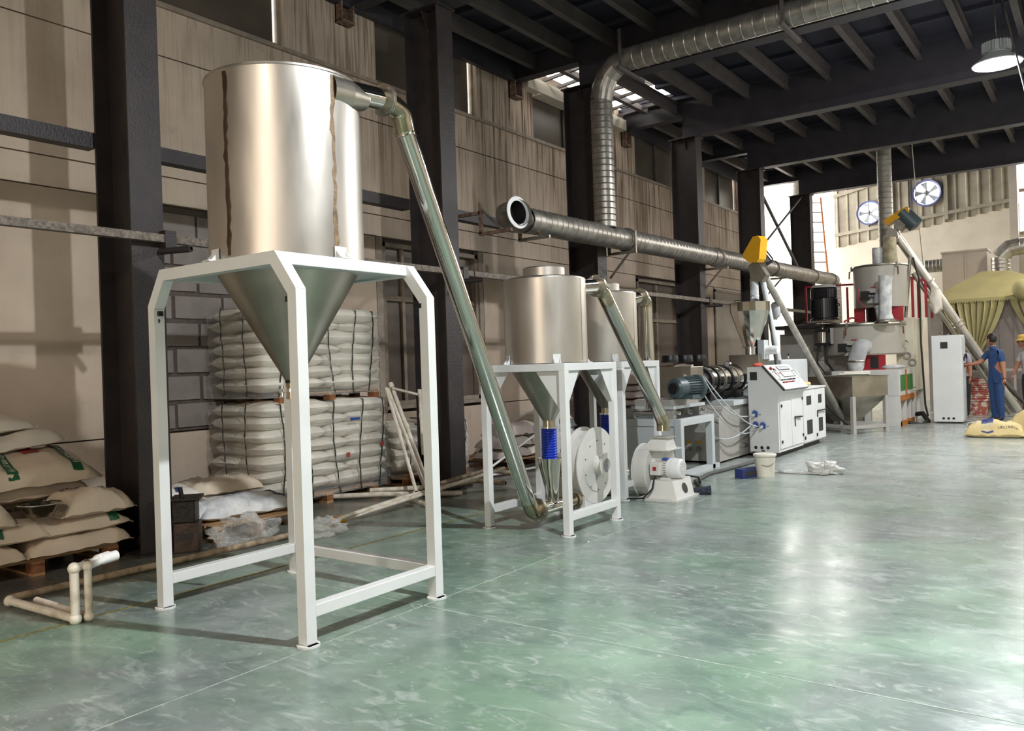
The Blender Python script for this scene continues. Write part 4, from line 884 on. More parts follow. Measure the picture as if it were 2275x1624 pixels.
# drive cabinet behind it
t = thing('drive_cabinet', 'lower white cabinet with black vents behind the switch panel', 'cabinet', (-4.0, 13.5, 0))
obj('body', MB().box((-4.4, 12.86, .08), (-3.845, 14.1, .93)), WHITE, t, bevel=.006); obj('top_plate', MB().box((-4.4, 12.84, .93), (-3.82, 14.12, .955)), WHITE, t)
for y0, y1, hs in ((12.88, 13.5, 0), (13.52, 14.08, 1)):
    d = obj('door', MB().box((-3.845, y0, .1), (-3.83, y1, .91)), WHITE, t, bevel=.003)
    obj('vent', MB().box((-3.83, y0+.16, .68), (-3.825, y1-.22, .82)), GRILL, d); obj('vent', MB().box((-3.83, y0+.16, .22), (-3.825, y1-.18, .44)), GRILL, d)
    obj('hinge', MB().box((-3.83, y0+.02, .15), (-3.815, y0+.05, .2)), BLACK, d)
    if hs: obj('handle', MB().bar((-3.815, y0+.08, .56), (-3.80, y1-.05, .56), .015, .018).bar((-3.82, y0+.08, .56), (-3.82, y0+.08, .46), .015, .012), BLACK, d)
tag(obj('parts_tray', MB().box((-4.2, 13.0, .957), (-4.0, 13.3, .963)).box((-4.2, 13.0, .963), (-4.19, 13.3, 1.05)).box((-4.01, 13.0, .963), (-4.0, 13.3, 1.03)).box((-4.2, 13.29, .963), (-4.0, 13.3, 1.05)).box((-4.2, 13.0, .963), (-4.0, 13.01, 1.03)), GREEN), 'bright green plastic tray on the white drive cabinet', 'tray')
tag(obj('paper_bag', MB().ball((-3.95, 13.35, 1.0), (.1, .16, .045), 12, 8, warp=lambda d: 1+.25*noise.noise(d*2.5)), SACKY), 'crumpled tan paper beside the green tray', 'paper')
tag(obj('red_pouch', MB().ball((-4.2, 11.95, 1.34), (.05, .17, .03), 14, 8, warp=lambda d: 1+.2*noise.noise(d*3)), mat('red_cloth', 'b5402c', .6)), 'red cloth pouch lying on top of the control cabinet', 'pouch')
# feed hopper
hx, hy = -4.52, 12.58
t = thing('feed_hopper', 'polished steel conical feed hopper above the extruder', 'hopper', (hx, hy, 1.5))
hz = at(1670, 672, y=12.58).z
obj('cone', MB().lathe((hx, hy, 1.62), [(.115, 0), (.30, hz-1.62-.14), (.30, hz-1.62), (.308, hz-1.62), (.308, hz-1.62-.01)], 20, sm=False), POL, t)
obj('neck', MB().lathe((hx, hy, 1.49), [(.13, 0), (.13, .11), (.15, .115), (.15, .13), (.115, .14)], 24), CHROME, t)
obj('lid', MB().lathe((hx, hy, hz), [(.305, 0), (0, .01)], 20), STEELD, t)
obj('lid_handle', MB().tube([(hx-.2, hy-.1, hz), (hx-.2, hy-.1, hz+.04), (hx-.08, hy-.12, hz+.04), (hx-.08, hy-.12, hz)], .008, 6), BLACK, t)
obj('agitator_box', MB().box((hx+.14, hy-.1, 1.42), (hx+.24, hy+.1, 1.72)), LGREY, t); obj('drive_motor', MB().lathe((hx+.24, hy, 1.56), [(0, .18), (.06, .18), (.07, .1), (.07, 0)], 16, (1, 0, 0)), WHITE, t)
# screw conveyor feeding the hopper
top = at(1684, 600, y=13.0); top = V((-4.42, 12.9, 2.78)); topc = at(1690, 560, y=12.9); low = V((-4.35, 16.3, .25))
lowp = at(1872, 930, y=16.2)
t = thing('screw_conveyor', 'slanting tube conveyor with yellow belt cover feeding the steel hopper', 'conveyor', tuple(lowp))
a = at(1692, 600, y=12.9)
obj('tube', MB().tube([a, lowp], .055, 20), GALVP, t)
a2 = at(1680, 640, y=12.75); b2 = at(1712, 690, y=12.75)
obj('inlet_box', MB().prism([at(1663, 590, y=12.7), at(1680, 575, y=12.7), at(1702, 610, y=12.7), at(1692, 625, y=12.7), at(1668, 625, y=12.7)], (0, .2, 0)), STEELD, t)
obj('head_box', MB().prism([at(1682, 578, y=12.75), at(1694, 565, y=12.75), at(1703, 580, y=12.75), at(1690, 595, y=12.75)], (0, .2, 0)), GALVD, t)
obj('spout', MB().tube([at(1675, 620, y=12.8), at(1677, 668, y=12.6)], .065, 16), FLEX, t, label='clear flexible spout')
for q in (.25, .8): obj('spout_band', MB().lathe(at(1675, 620, y=12.8).lerp(at(1677, 668, y=12.6), q), [(.066, -.012), (.07, 0), (.066, .012)], 18), STEELD, t)
yp = [(1683, 523), (1690, 532), (1686, 575), (1680, 583), (1664, 583), (1651, 573), (1651, 563), (1672, 526)]
obj('belt_cover', MB().prism([at(px, py, y=12.55) for px, py in yp], (.06, .15, 0)), YEL, t, bevel=.01, label='yellow belt cover')
mc = at(1698, 568, y=12.85)
obj('drive_motor', MB().lathe(mc, [(0, -.16), (.075, -.16), (.085, -.1), (.085, .12), (.06, .16), (0, .16)], 20, (.5, .2, -.8)), MOTORB, t)
c0 = at(1716, 690, y=13.6)
obj('tie_cloth', MB().ball(at(1722, 690, y=13.55), (.09, .06, .14), 12, 8, warp=lambda d: 1+.5*noise.noise(d*3)), mat('pale_tie_cloth', 'b9babb', .8), t, label='pale cloth tied round the tube')
tag(obj('support_pole', MB().tube([at(1693, 615, y=12.95), at(1730, 800, y=13.0)], .045, 14), LGREY), 'pale steel pole standing beside the feed hopper', 'pole')
tag(obj('hose', MB().tube([at(1700, 600, y=13), at(1706, 680, y=12.95), at(1716, 760, y=12.9), at(1724, 812, y=12.85)], .016, 8), BLACKR), 'black cable hanging beside the feed hopper', 'cable')
# bucket, box, crumpled film
bx, by = at(1691, 1062, z=0).xy
t = thing('bucket', 'off-white plastic bucket with lid and wire handle on the floor', 'bucket', (bx, by+.15, 0))
by += .15
obj('pail', MB().lathe((bx, by, 0), [(0, 0), (.105, 0), (.125, .26), (.128, .27)], 36), BUCK, t); obj('lid', MB().lathe((bx, by, .25), [(.135, 0), (.138, .02), (.13, .03), (.12, .025), (0, .02)], 36), BUCK, t)
obj('handle', MB().tube(ncurve((bx-.11, by-.07, .2), (bx+.12, by+.03, .2), .06, 10, (.06, -.09, 0)), .004, 6), GALVD, t)
p = at(1640, 1063, z=0)
t = thing('carton', 'dark blue printed carton beside the white bucket', 'box', (p.x, p.y+.1, 0))
obj('box', MB().box((p.x-.05, p.y, 0), (p.x+.07, p.y+.36, .11)).rotz(-.35, p), LABELB, t); obj('print', MB().box((p.x+.0702, p.y+.04, .03), (p.x+.0712, p.y+.3, .08)).rotz(-.35, p), INKK, t)
def crumple(name, c, r, seed, label, cat='plastic film', m_=None, amp=.55, n=36, mm=22):
    off = V((seed*7.1, seed*3.3, seed*1.7))
    def wf(d): return 1+amp*noise.fractal(d*2.2+off, .7, 2.3, 4)+.22*abs(noise.noise(d*7+off))
    m = MB().ball(c, r, n, mm, warp=wf)
    for v in m.v: v.z = max(v.z, .004)
    return tag(obj(name, m, m_ or FILMC), label, cat)
FOIL = film('shiny_film', .62, .12, bump=1, bs=20)
p = at(1835, 1052, z=0); crumple('crumpled_film', (p.x, p.y, .04), (.16, .14, .1), 3, 'crumpled clear film glinting on the open floor', m_=FOIL, amp=.8)
q0 = at(1715, 1053, z=0); crumple('film_strip', ((p.x+q0.x)/2, (p.y+q0.y)/2, .01), ((p.x-q0.x)/2, .035, .02), 5, 'thin strip of clear film between the bucket and the crumpled film', m_=FOIL)
p = at(1307, 1206, z=0); tag(obj('pebble', MB().ball((p.x, p.y, .008), (.009, .009, .008), 8, 6), PEBB), 'single white pellet on the floor by the nearer small frame', 'pellet')
# ================================================================ SACKS
def sack_pt(u, v, top, L, Wd, h, seed, puff=1.0, wr=1.0, lift=0.0):
    au, av = abs(u), abs(v)
    if puff > 1:
        q = (max(0, 1-au**4)**.5)*(max(0, 1-av**4)**.5); o = V((seed*3.7, seed*1.3, seed*5.1)); n1 = noise.noise(V((u*1.4, v*1.4, 0))+o)
        return V((u*L/2*(1-.03*av**3), v*Wd/2*(1-.05*au**4), h*(.5+(.46+.16*n1)*q*(1 if top else -1))))
    th = max(0, 1-au**5)**.55*max(0, 1-av**4)**.5
    px = u*L/2*(1-.035*(1-av**2)); py = v*Wd/2*(1-.07*(au**6)-.03*(1-au))
    o = V((seed*3.7, seed*1.3, seed*5.1))
    n1 = noise.noise(V((u*1.6, v*1.3, 0))+o); n2 = noise.noise(V((u*7, v*3, 3))+o); n3 = abs(noise.noise(V((u*16, v*5+2*u, 9))+o))
    edge = .35+.65*au**2
    if top: z = h*th*(.78+.28*n1)+wr*h*(.07*n2-.10*n3*edge)*min(1, th*3)
    else: z = -h*.16*th+.03*h*n2*th
    z += .10*h*noise.noise(V((u*4, v*4, 20))+o)*(1-th)
    return V((px, py, z+h*.16))
def sack_mb(L, Wd, h, seed, nu=26, nv=14, wr=1.0, puff=1.0):
    m = MB(); us = [-1+2*i/nu for i in range(nu+1)]; vs_ = [-1+2*j/nv for j in range(nv+1)]
    us = [sin(u*pi/2)*.5+u*.5 for u in us]; vs_ = [sin(v*pi/2)*.6+v*.4 for v in vs_]
    for top in (True, False):
        vs = [sack_pt(u, v, top, L, Wd, h, seed, puff, wr) for u in us for v in vs_]
        f = [(i*(nv+1)+j, (i+1)*(nv+1)+j, (i+1)*(nv+1)+j+1, i*(nv+1)+j+1) for i in range(nu) for j in range(nv)]
        m.add(vs, f if top else [q[::-1] for q in f], True)
    return m
SACKN = [0]
def sack(label, group, c, L=.72, Wd=.46, h=.14, rz=90, mt=None, seed=None, tilt=(0, 0), prints=(), texts=(), name='sack', cat='sack', parent=None, wr=1.0, stitched=True, res=(26, 14), puff=1.0):
    SACKN[0] += 1; seed = seed or SACKN[0]
    R = Matrix.Rotation(radians(rz), 4, 'Z') @ Matrix.Rotation(radians(tilt[0]), 4, 'X') @ Matrix.Rotation(radians(tilt[1]), 4, 'Y')
    c = V(c); T = Matrix.Translation(c) @ R
    m = sack_mb(L, Wd, h, seed, res[0], res[1], wr, puff).xf(T)
    if stitched:   # stitched end flaps
        for s_ in (-1, 1):
            m.prism([T @ V((s_*L/2*.985, y*Wd*.44, h*.16+z)) for y, z in ((-1, -.004), (1, -.004), (1, .004), (-1, .004))], R @ V((s_*.025, 0, -.008)))
    o = obj(name, m, mt or SACKW, parent, org=tuple(c) if not parent else None)
    if not parent: tag(o, label, cat, group)
    for (u0, u1, v0, v1, pm, lab) in prints:
        nu, nv = 8, 8; pv = [T @ (sack_pt(u0+(u1-u0)*i/nu, v0+(v1-v0)*j/nv, True, L, Wd, h, seed, wr=wr)+V((0, 0, .009))) for i in range(nu+1) for j in range(nv+1)]
        obj('print', MB().add(pv, [(i*(nv+1)+j, (i+1)*(nv+1)+j, (i+1)*(nv+1)+j+1, i*(nv+1)+j+1) for i in range(nu) for j in range(nv)], True), pm, o, label=lab)
    for (txt, uc, vc, su, sv, pm, rot) in texts:
        tv, tf = text_mb(txt, 1.0)
        if not tv: continue
        w_ = max(abs(p.x) for p in tv) or 1; hh = max(abs(p.y) for p in tv) or 1; pv = []
        for p in tv:
            a, b = p.x/w_, p.y/hh
            if rot: a, b = b, -a
            pv.append(T @ (sack_pt(uc+su*a, vc+sv*b, True, L, Wd, h, seed, wr=wr)+V((0, 0, .0115))))
        obj('lettering', MB().add(pv, tf), pm, o)
    return o
def pallet(label, x0, y0, x1, y1, z=.13, group=None):
    t = thing('pallet', label, 'pallet', ((x0+x1)/2, (y0+y1)/2, 0), group)
    n = 6; wdt = (x1-x0)/n
    for k in range(n): obj('board', MB().box((x0+k*wdt+.012, y0, z-.02), (x0+(k+1)*wdt-.012, y1, z)), WOOD, t)
    for yy in (y0, (y0+y1)/2-.045, y1-.09):
        obj('runner', MB().box((x0, yy, z-.04), (x1, yy+.09, z-.02)), WOOD, t); obj('runner', MB().box((x0, yy, 0), (x1, yy+.09, .018)), WOOD, t)
        for xx in (x0, (x0+x1)/2-.05, x1-.1): obj('block', MB().box((xx, yy, .018), (xx+.1, yy+.09, z-.04)), WOODR, t)
    return t
pallet('wooden pallet under the pale sack pile at far left', -7.5, 2.2, -6.47, 3.42)
GL = 'white printed sacks heaped at far left'
gp = lambda u0, u1, v0=-.95, v1=.7, lab='green printed label band': (u0, u1, v0, v1, LABELG, lab)
def ft(px, py, x): p = at(px, py, x=x); return p
# bottom rows
sack('lowest sack at far left, at the very edge of the picture', GL, (-6.62, 2.34, .13), .72, .5, .17, 90, SACKT, 11)
sack('lowest sack resting on the right end of the pallet, near the dark column', GL, (-6.62, 3.10, .135), .78, .5, .16, 92, SACKT, 12)
sack('second sack up at far left with a small green label on its side', GL, (-6.63, 2.52, .27), .74, .5, .17, 88, SACKT, 13, prints=[gp(-.05, .1, -.99, -.7)])
sack('second sack up at the right end of the pile, green corner label', GL, (-6.64, 3.12, .265), .78, .48, .15, 93, SACKT, 14, prints=[gp(.52, .72, -.98, -.62)])
sack('plump sack with lines of faint black print, right of the steel bowl', GL, (-6.60, 3.25, .385), .56, .44, .2, 92, SACKT, 15, texts=[('聚氯乙烯树脂', -.3, .2, .4, .12, INKK, 0), ('净重 25kg', .35, .3, .25, .09, INKK, 0)])
sack('drooping sack below the green triangle label, left of the steel bowl', GL, (-6.62, 2.28, .40), .74, .5, .21, 88, SACKT, 16, tilt=(4, 0))
# back row
for k, (y, z) in enumerate(((2.45, .13), (3.1, .13), (2.4, .27), (3.05, .28), (2.5, .41), (3.15, .42))):
    sack('hidden back-row sack %s of the far left pile' % ('low left', 'low right', 'middle left', 'middle right', 'upper left', 'upper right')[k], GL, (-7.3, y, z), .76, .55, .16, 90, SACKT, 20+k, res=(12, 8))
sack('sack with red print showing behind the steel bowl', GL, (-7.08, 3.0, .50), .8, .5, .19, 90, SACKT, 31, prints=[(.15, .5, -.6, -.4, INKR, 'red printed words')])
sack('sack with green and white triangle label behind the drooping one', GL, (-7.08, 2.36, .52), .76, .5, .19, 90, SACKT, 32, prints=[gp(.35, .75, -.6, .1)])
sack('flat sack with a small green tab under the large printed sack', GL, (-7.1, 3.10, .62), .84, .5, .14, 90, SACKT, 33, prints=[gp(.1, .24, -.98, -.75)])
sack('large flat sack with two green bands and a red printed figure', GL, (-7.02, 2.94, .70), 1.0, .60, .20, 90, SACKT, 34, tilt=(19, 0), prints=[gp(-.42, -.26), gp(.55, .72, -.9, .9), (.0, .25, .05, .6, INKR, 'red printed figure')],
     texts=[('复合稳定剂', -.34, -.2, .05, .55, INKW, 1), ('复合稳定剂', .635, .0, .06, .7, INKW, 1), ('化工', -.72, -.1, .14, .2, INKK, 0)])
sack('plain sack leaning on the large printed one', GL, (-7.2, 2.35, .80), .74, .5, .16, 90, SACKT, 35)
sack('thin plain sack second from the top with a loose edge', GL, (-7.22, 2.92, .92), .74, .46, .14, 94, SACKW, 36, tilt=(6, -6))
sack('topmost flat sack of the far left pile with turned-up corner', GL, (-7.28, 2.66, 1.03), .86, .46, .13, 92, SACKW, 37, tilt=(3, -6))
sack('crumpled empty sack on the very top at the left edge of the picture', GL, (-7.25, 2.22, 1.12), .6, .4, .12, 80, SACKW, 38, wr=2)
bp = at(118, 1150, x=-6.44)+V((.02, -.10, .03))
t = thing('steel_bowl', 'shallow stainless bowl with shiny inside lying on the sacks', 'bowl', (bp.x, bp.y, bp.z))
obj('bowl', MB().lathe((bp.x, bp.y, bp.z+.0), [(0, .0), (.08, .0), (.105, .03), (.135, .085), (.148, .09), (.146, .094), (.132, .09), (.1, .034), (.076, .006), (0, .006)], 40), mat('tarnished_bowl_steel', '8d8578', .22, 1.0, var=.1), t); obj('rim', MB().lathe((bp.x, bp.y, bp.z+.09), [(.143, 0), (.153, .003), (.143, .007)], 40), CHROME, t)

# shrink-wrapped stacks of white sacks
def bale(label, x0, x1, y0, y1, z0, z1, seed, layers, group):
    t = thing('wrapped_sack_stack', label, 'sack stack', ((x0+x1)/2, (y0+y1)/2, z0), group); pr = random.Random(seed)
    lh = (z1-z0)/layers
    for k in range(layers):
        z = z0+k*lh; jx = pr.uniform(-.03, .03)
        if k % 2:
            n = 3; wd = (y1-y0)/n
            for i in range(n): sack('', None, ((x0+x1)/2+jx, y0+wd*(i+.5)+pr.uniform(-.02, .02), z), (x1-x0)*1.04, wd*1.10, lh*1.42, 0, SACKG2, seed*50+k*7+i, parent=t, res=(18, 12), stitched=False, puff=2, tilt=(pr.uniform(-3, 3), 0))
        else:
            n = 2; wd = (y1-y0)/n
            for i in range(n):
                for j in range(2): sack('', None, (x0+(x1-x0)*(.25+.5*j)+jx, y0+wd*(i+.5)+pr.uniform(-.03, .03), z), wd*1.06, (x1-x0)*.56, lh*1.42, 90, SACKG2, seed*50+k*7+i*2+j+30, parent=t, res=(18, 12), stitched=False, puff=2)
    # tapes strap round the stack
    for i, f in enumerate((.1, .32, .55, .76, .93)):
        y = y0+(y1-y0)*f+pr.uniform(-.02, .02); pts = []
        for k in range(15):
            z = z0-.04+(z1-z0+.06)*k/14; pts.append((x1+.045+.006*sin(k*1.9+i), y+.05*sin(k*.22+i*1.3), z))
        pts = [(x0, pts[0][1], z0-.02)]+pts+[(x0, pts[-1][1], z1+.05)]; m = MB()
        for p, q in zip(pts[:-1], pts[1:]): m.bar(p, q, .016, .004, up=(1, 0, 0))
        obj('strap', m, STRAP, t)
    for i, f in enumerate((.3, .75)):
        x = x0+(x1-x0)*f; pts = [(x+.02*sin(k*.4+i), y0-.045+.006*sin(k*1.9), z0-.03+(z1-z0+.08)*k/14) for k in range(15)]; m = MB()
        for p, q in zip(pts[:-1], pts[1:]): m.bar(p, q, .016, .004, up=(0, 1, 0))
        obj('strap', m, STRAP, t)
    # film skin
    m = MB(); ny, nz_ = 50, 34; o = V((seed*9.1, 2, 3))
    def fr(s_, z):
        per = [(x0-.0, y0-.04), (x1+.035, y0-.04), (x1+.035, y1+.04), (x0-.0, y1+.04)]
        L_ = [x1-x0, y1-y0, x1-x0]; tot = sum(L_); d = s_*tot
        for i in range(3):
            if d <= L_[i] or i == 2: a, b = V((*per[i], 0)), V((*per[i+1], 0)); p = a.lerp(b, min(1, d/L_[i])); break
            d -= L_[i]
        nn = noise.noise(V((s_*12, z*2.5, 0))+o)*.014+abs(noise.noise(V((s_*8, z*14, 4))+o))*.010
        bow = .025*abs(sin(pi*(z-z0)/lh))
        c = V(((x0+x1)/2, (y0+y1)/2, 0)); d2 = (p-c).normalized(); q = p+d2*(nn+bow-.01); q.z = z; q.x = min(q.x, x1+.09); return q
    vs = [fr(i/ny, z0-.05+(z1-z0+.08)*j/nz_) for i in range(ny+1) for j in range(nz_+1)]
    m.add(vs, [(i*(nz_+1)+j, (i+1)*(nz_+1)+j, (i+1)*(nz_+1)+j+1, i*(nz_+1)+j+1) for i in range(ny) for j in range(nz_)], True)
    obj('stretch_film', m, FILM, t)
    return t
SACKG2 = mat('milky_white_sack', 'e2dccd', .5, var=.08, scale=2.5, bump=.1, bscale=9)
GB = 'strapped stacks of white sacks'
pallet('wooden pallet under the lower wrapped sack stack', -7.85, 5.35, -7.0, 6.85, .12)
b1 = bale('lower shrink-wrapped stack of white sacks with dark straps', -7.88, -7.02, 5.25, 7.0, .14, 1.10, 1, 7, GB)
pallet_u = pallet('dark pallet between the two wrapped sack stacks', -7.8, 5.5, -7.05, 6.95, .13); pallet_u.location.z = 1.10
b2 = bale('upper shrink-wrapped stack of white sacks on top of the other', -7.9, -7.05, 5.28, 6.92, 1.24, 2.12, 2, 7, GB)
pallet('wooden pallet behind the leaning white pipes', -7.8, 7.35, -7.0, 8.5, .12)
b3 = bale('low glossy film-wrapped sack stack behind the leaning white pipes', -7.85, -7.1, 7.3, 8.6, .14, .72, 3, 4, GB)
for (px, py, w_, h_, mm, lb, bl) in ((775, 830+180, .05, .05, INKR, 'small red printed mark', b1), (850, 985, .05, .05, INKR, 'small red printed mark', b1), (790, 930, .14, .03, BLUEP, 'blue printed line', b1)):
    p = at(px, py, x=-6.955); obj('print', MB().box((-6.965, p.y-w_/2, p.z-h_/2), (-6.958, p.y+w_/2, p.z+h_/2)), mm, bl, label=lb)

# sacks on the near pallet beside the first column
pallet('pale wooden pallet with dusty white sacks in front of the wrapped stack', -7.1, 4.15, -6.25, 5.1, .14)
GM = 'dusty white sacks in front of the wrapped stack'
sack('dusty white sack with dark blue end band, nearest on the pallet', GM, (at(530, 1142, x=-6.62).x, at(530, 1142, x=-6.62).y, .145), .9, .5, .2, 80, SACKG, 41, prints=[(.72, .92, -.6, .6, LABELB, 'dark blue end band')], texts=[('聚氯乙烯', -.2, -.3, .2, .1, LABELB, 0)])
sack('flat dusty sack beside the greasy iron block', GM, (-6.75, 4.25, .15), .78, .5, .16, 80, SACKG, 42)
sack('half-empty tan sack lying highest on the pallet', GM, (-7.05, 4.72, .30), .8, .45, .17, 84, SACKT, 43, wr=1.6)
sack('small white sack with blue square label beside the column', GM, (-6.85, 4.12, .32), .45, .38, .14, 80, SACKW, 44, prints=[(-.1, .15, -.9, -.5, LABELB, 'blue square label')])
# greasy iron block and die plate
p = at(402, 1222, z=0)+V((.06, 0, 0))
t = thing('die_block', 'greasy dark cast iron block on a drilled rusty plate beside the column', 'iron block', (p.x, p.y, 0))
m = MB(); obj('die_plate', m.box((p.x-.12, p.y-.07, 0), (p.x+.08, p.y+.12, .24)), IRONR, t, bevel=.006)
for k in (-1, 1): obj('bore', MB().lathe((p.x+.081, p.y+.025+k*.03, .13), [(0, 0), (.034, 0)], 20, (1, 0, 0)), BLACK, t)
for k in range(8): obj('bolt_hole', MB().lathe((p.x+.081, p.y-.055+.022*k, .03 if k % 2 else .22), [(0, 0), (.006, 0)], 8, (1, 0, 0)), BLACK, t)
obj('upper_block', MB().box((p.x-.13, p.y-.08, .24), (p.x+.07, p.y+.1, .42)), IRON, t, bevel=.01); obj('greasy_lid', MB().box((p.x-.15, p.y-.1, .42), (p.x+.09, p.y+.14, .45)), IRON, t, bevel=.008)
obj('lever', MB().bar((p.x+.05, p.y+.0, .44), (p.x+.02, p.y-.02, .53), .03, .02), IRON, t)
for ch in list(t.children): ch.location = Matrix.Rotation(-.75, 3, 'Z') @ ch.location; ch.rotation_euler.z = -.75
q = at(545, 1192, z=.05); crumple('crumpled_film', (q.x, q.y, .08), (.15, .27, .15), 7, 'big heap of crumpled clear film beside the near pallet', amp=.55)
q = at(722, 1182, z=.03); crumple('crumpled_film', (q.x, q.y, .05), (.10, .17, .10), 8, 'smaller heap of crumpled clear film by the tape-bound pipe ends', amp=.6)

# ================================================================ LOOSE PIPES
def pipe(label, pts, r, mt, group=None, fittings=(), name='plastic_pipe', cat='pipe'):
    t = thing(name, label, cat, tuple(V(pts[0])), group); obj('pipe', MB().tube(pts, r, 12), mt, t)
    d = (V(pts[1])-V(pts[0])).normalized()
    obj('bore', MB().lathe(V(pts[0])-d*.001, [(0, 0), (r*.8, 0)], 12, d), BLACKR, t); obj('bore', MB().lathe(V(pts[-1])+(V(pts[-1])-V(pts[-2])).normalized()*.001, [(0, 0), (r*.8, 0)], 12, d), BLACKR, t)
    for f in fittings:
        i = int(f); q = V(pts[i]).lerp(V(pts[min(i+1, len(pts)-1)]), f-i); dd = (V(pts[min(i+1, len(pts)-1)])-V(pts[i])).normalized()
        obj('coupling', MB().lathe(q-dd*.03, [(r, 0), (r*1.25, 0), (r*1.25, .06), (r, .06)], 14, dd), PVC, t)
    return t
A0 = at(18, 1330, z=.03); A1 = at(640, 1190, z=.03)
long_ = pipe('long dirty white pipe on the floor running past the frame toward the crumpled film', [A0, A0.lerp(A1, .3), A0.lerp(A1, .7), A1], .026, PVCD)
t = thing('pipe_assembly', 'pair of white plastic pipes with elbows forming an upright crook on the floor', 'pipe', tuple(at(165, 1380, z=0)))
b = at(168, 1375, z=.03); c = at(22, 1335, z=.04); top_ = V((b.x, b.y, .33)); e_ = at(212, 1283, x=b.x+.0)
e_ = V((b.x-.06, b.y+.24, .345))
obj('floor_pipe', MB().tube([c, b], .026, 14), PVC, t); obj('upright_pipe', MB().tube([b, top_], .026, 14), PVC, t); obj('outlet_pipe', MB().tube([top_, e_], .024, 14), PVCW, t)
off = V((.02, .07, 0))
obj('floor_pipe', MB().tube([c+off+V((.12, .03, 0)), b+off], .022, 14), PVC, t); obj('upright_pipe', MB().tube([b+off, top_+off], .022, 14), PVC, t); obj('outlet_pipe', MB().tube([top_+off, e_+off*.6], .022, 14), PVCW, t)
for q in (b, top_, c): obj('elbow_fitting', MB().ball(q, .036, 14, 10), PVC, t)
for q in (b+off, top_+off): obj('elbow_fitting', MB().ball(q, .031, 14, 10), PVC, t)
for q, r in ((e_, .034), (e_+off*.6, .032)): obj('end_socket', MB().tube([q.lerp(top_, .35), q], r, 14), PVCW, t)
obj('tape_wrap', MB().tube([e_.lerp(top_, .62), e_.lerp(top_, .72)], .03, 14), GALVD, t)
GPp = 'loose dirty pipes lying beyond the big frame'
tipz = at(745, 1160, z=.03)
for k, (px, py, zz, lb, mt) in enumerate(((1120, 1040, .25, 'upper of the two pipes bound by yellow tape', PVC), (1010, 1075, .16, 'lower of the two pipes bound by yellow tape', PVC))):
    q = at(px, py, z=zz); pipe(lb, [tipz+V((.03*k, 0, .03*k)), tipz.lerp(q, .5)+V((0, 0, .03*k)), q], .022, mt, GPp)
t = thing('tape_wrap', 'wad of yellow tape round the pipe ends', 'tape', tuple(tipz)); obj('tape', MB().tube([tipz-V((.01, .02, -.01)), tipz.lerp(at(1120, 1040, z=.25), .04)+V((0, 0, .01))], .042, 10), YEL, t); obj('tape_label', MB().box((tipz.x-.0, tipz.y-.045, .03), (tipz.x+.03, tipz.y-.035, .06)), BLUEP, t)
pipe('white pipe lying along the foot of the wrapped stack', [at(693, 1105, z=.05), at(850, 1098, z=.05), at(1000, 1096, z=.04), at(1025, 1095, z=.03)], .028, PVC, GPp, (1.5,))
pipe('short white pipe with open end resting above the others', [at(822, 1090, z=.08), at(940, 1083, z=.09)], .028, PVC, GPp)
pipe('short muddy pipe end pointing at the camera', [at(948, 1120, z=.04), at(880, 1100, z=.05)], .028, PVC, GPp)
pipe('muddy tan pipe passing behind the frame leg of the small tank', [at(960, 1085, z=.1), at(1060, 1068, z=.08), at(1122, 1073, z=.05)], .03, PVCD, GPp)
pipe('muddy tan pipe under the raised one', [at(975, 1075, z=.16), at(1080, 1045, z=.18), at(1150, 1052, z=.12)], .026, PVCD, GPp)
pipe('clean white thin pipe rising toward the pile behind the small tank', [at(1050, 1068, z=.03), at(1190, 965, x=-6.2)], .016, PVCW, GPp)
pipe('clean white thin pipe on the floor behind the small tank', [at(1090, 1056, z=.03), at(1200, 1037, z=.03)], .016, PVCW, GPp)
GV = 'white pipes leaning behind the big frame'
def lean(px0, py0, px1, py1, x0, x1, r, lb, fit=()): pipe(lb, [at(px0, py0, x=x0), at(px1, py1, x=x1)], r, PVC, GV, fit)
lean(858, 862, 925, 1092, -6.95, -6.2, .02, 'leftmost leaning white pipe, its foot among the floor pipes', (.45,))
lean(862, 864, 945, 1085, -6.93, -6.3, .022, 'second leaning white pipe from the left with a coupling half way', (.5,))
lean(868, 852, 948, 1070, -6.96, -6.35, .026, 'thickest leaning white pipe with an elbow at its top', (.02, .45))
lean(933, 868, 941, 1010, -6.7, -6.5, .024, 'upright white pipe just left of the frame leg', (.02, .4))
pipe('thin white pipe spanning between the tops of the leaning ones', [at(870, 862, x=-6.9), at(935, 878, x=-6.7)], .016, PVC, GV)

# ================================================================ PILES BEHIND THE SMALL TANKS
GS = 'old sacks heaped behind the small tanks'
pallet('low pallet under the sacks behind the first small frame', -7.8, 9.2, -6.75, 10.9, .13)
pr = random.Random(9); k = 0
nm = ['bottom', 'second', 'third', 'top']; 
for r in range(4):
    for i, y in enumerate((9.4, 10.05, 10.7) if r < 3 else (10.3,)):
        sack('%s-layer grey-white sack, %s in the heap behind the first small tank' % (nm[r], ('left', 'middle', 'right')[i] if r < 3 else 'crowning'), GS, (-7.05+pr.uniform(-.05, .05), y+pr.uniform(-.06, .06)+.05*r, .13+r*.15), .72, .55, .2, 90+pr.uniform(-12, 12), (SACKM, SACKW, SACKG)[(k) % 3] if r < 3 else SACKW, 60+k, res=(18, 10)); k += 1
for i, (y, z, x) in enumerate(((11.6, .05, -6.7), (11.62, .2, -6.72), (11.58, .35, -6.7), (11.6, .5, -6.72))):
    sack('%s of four pale sacks seen between the legs of the small frames' % ('lowest', 'second lowest', 'third', 'topmost')[i], GS, (x+.12, y+.17, z), .62, .5, .18, 90+i*3, SACKM, 80+i, res=(18, 10))
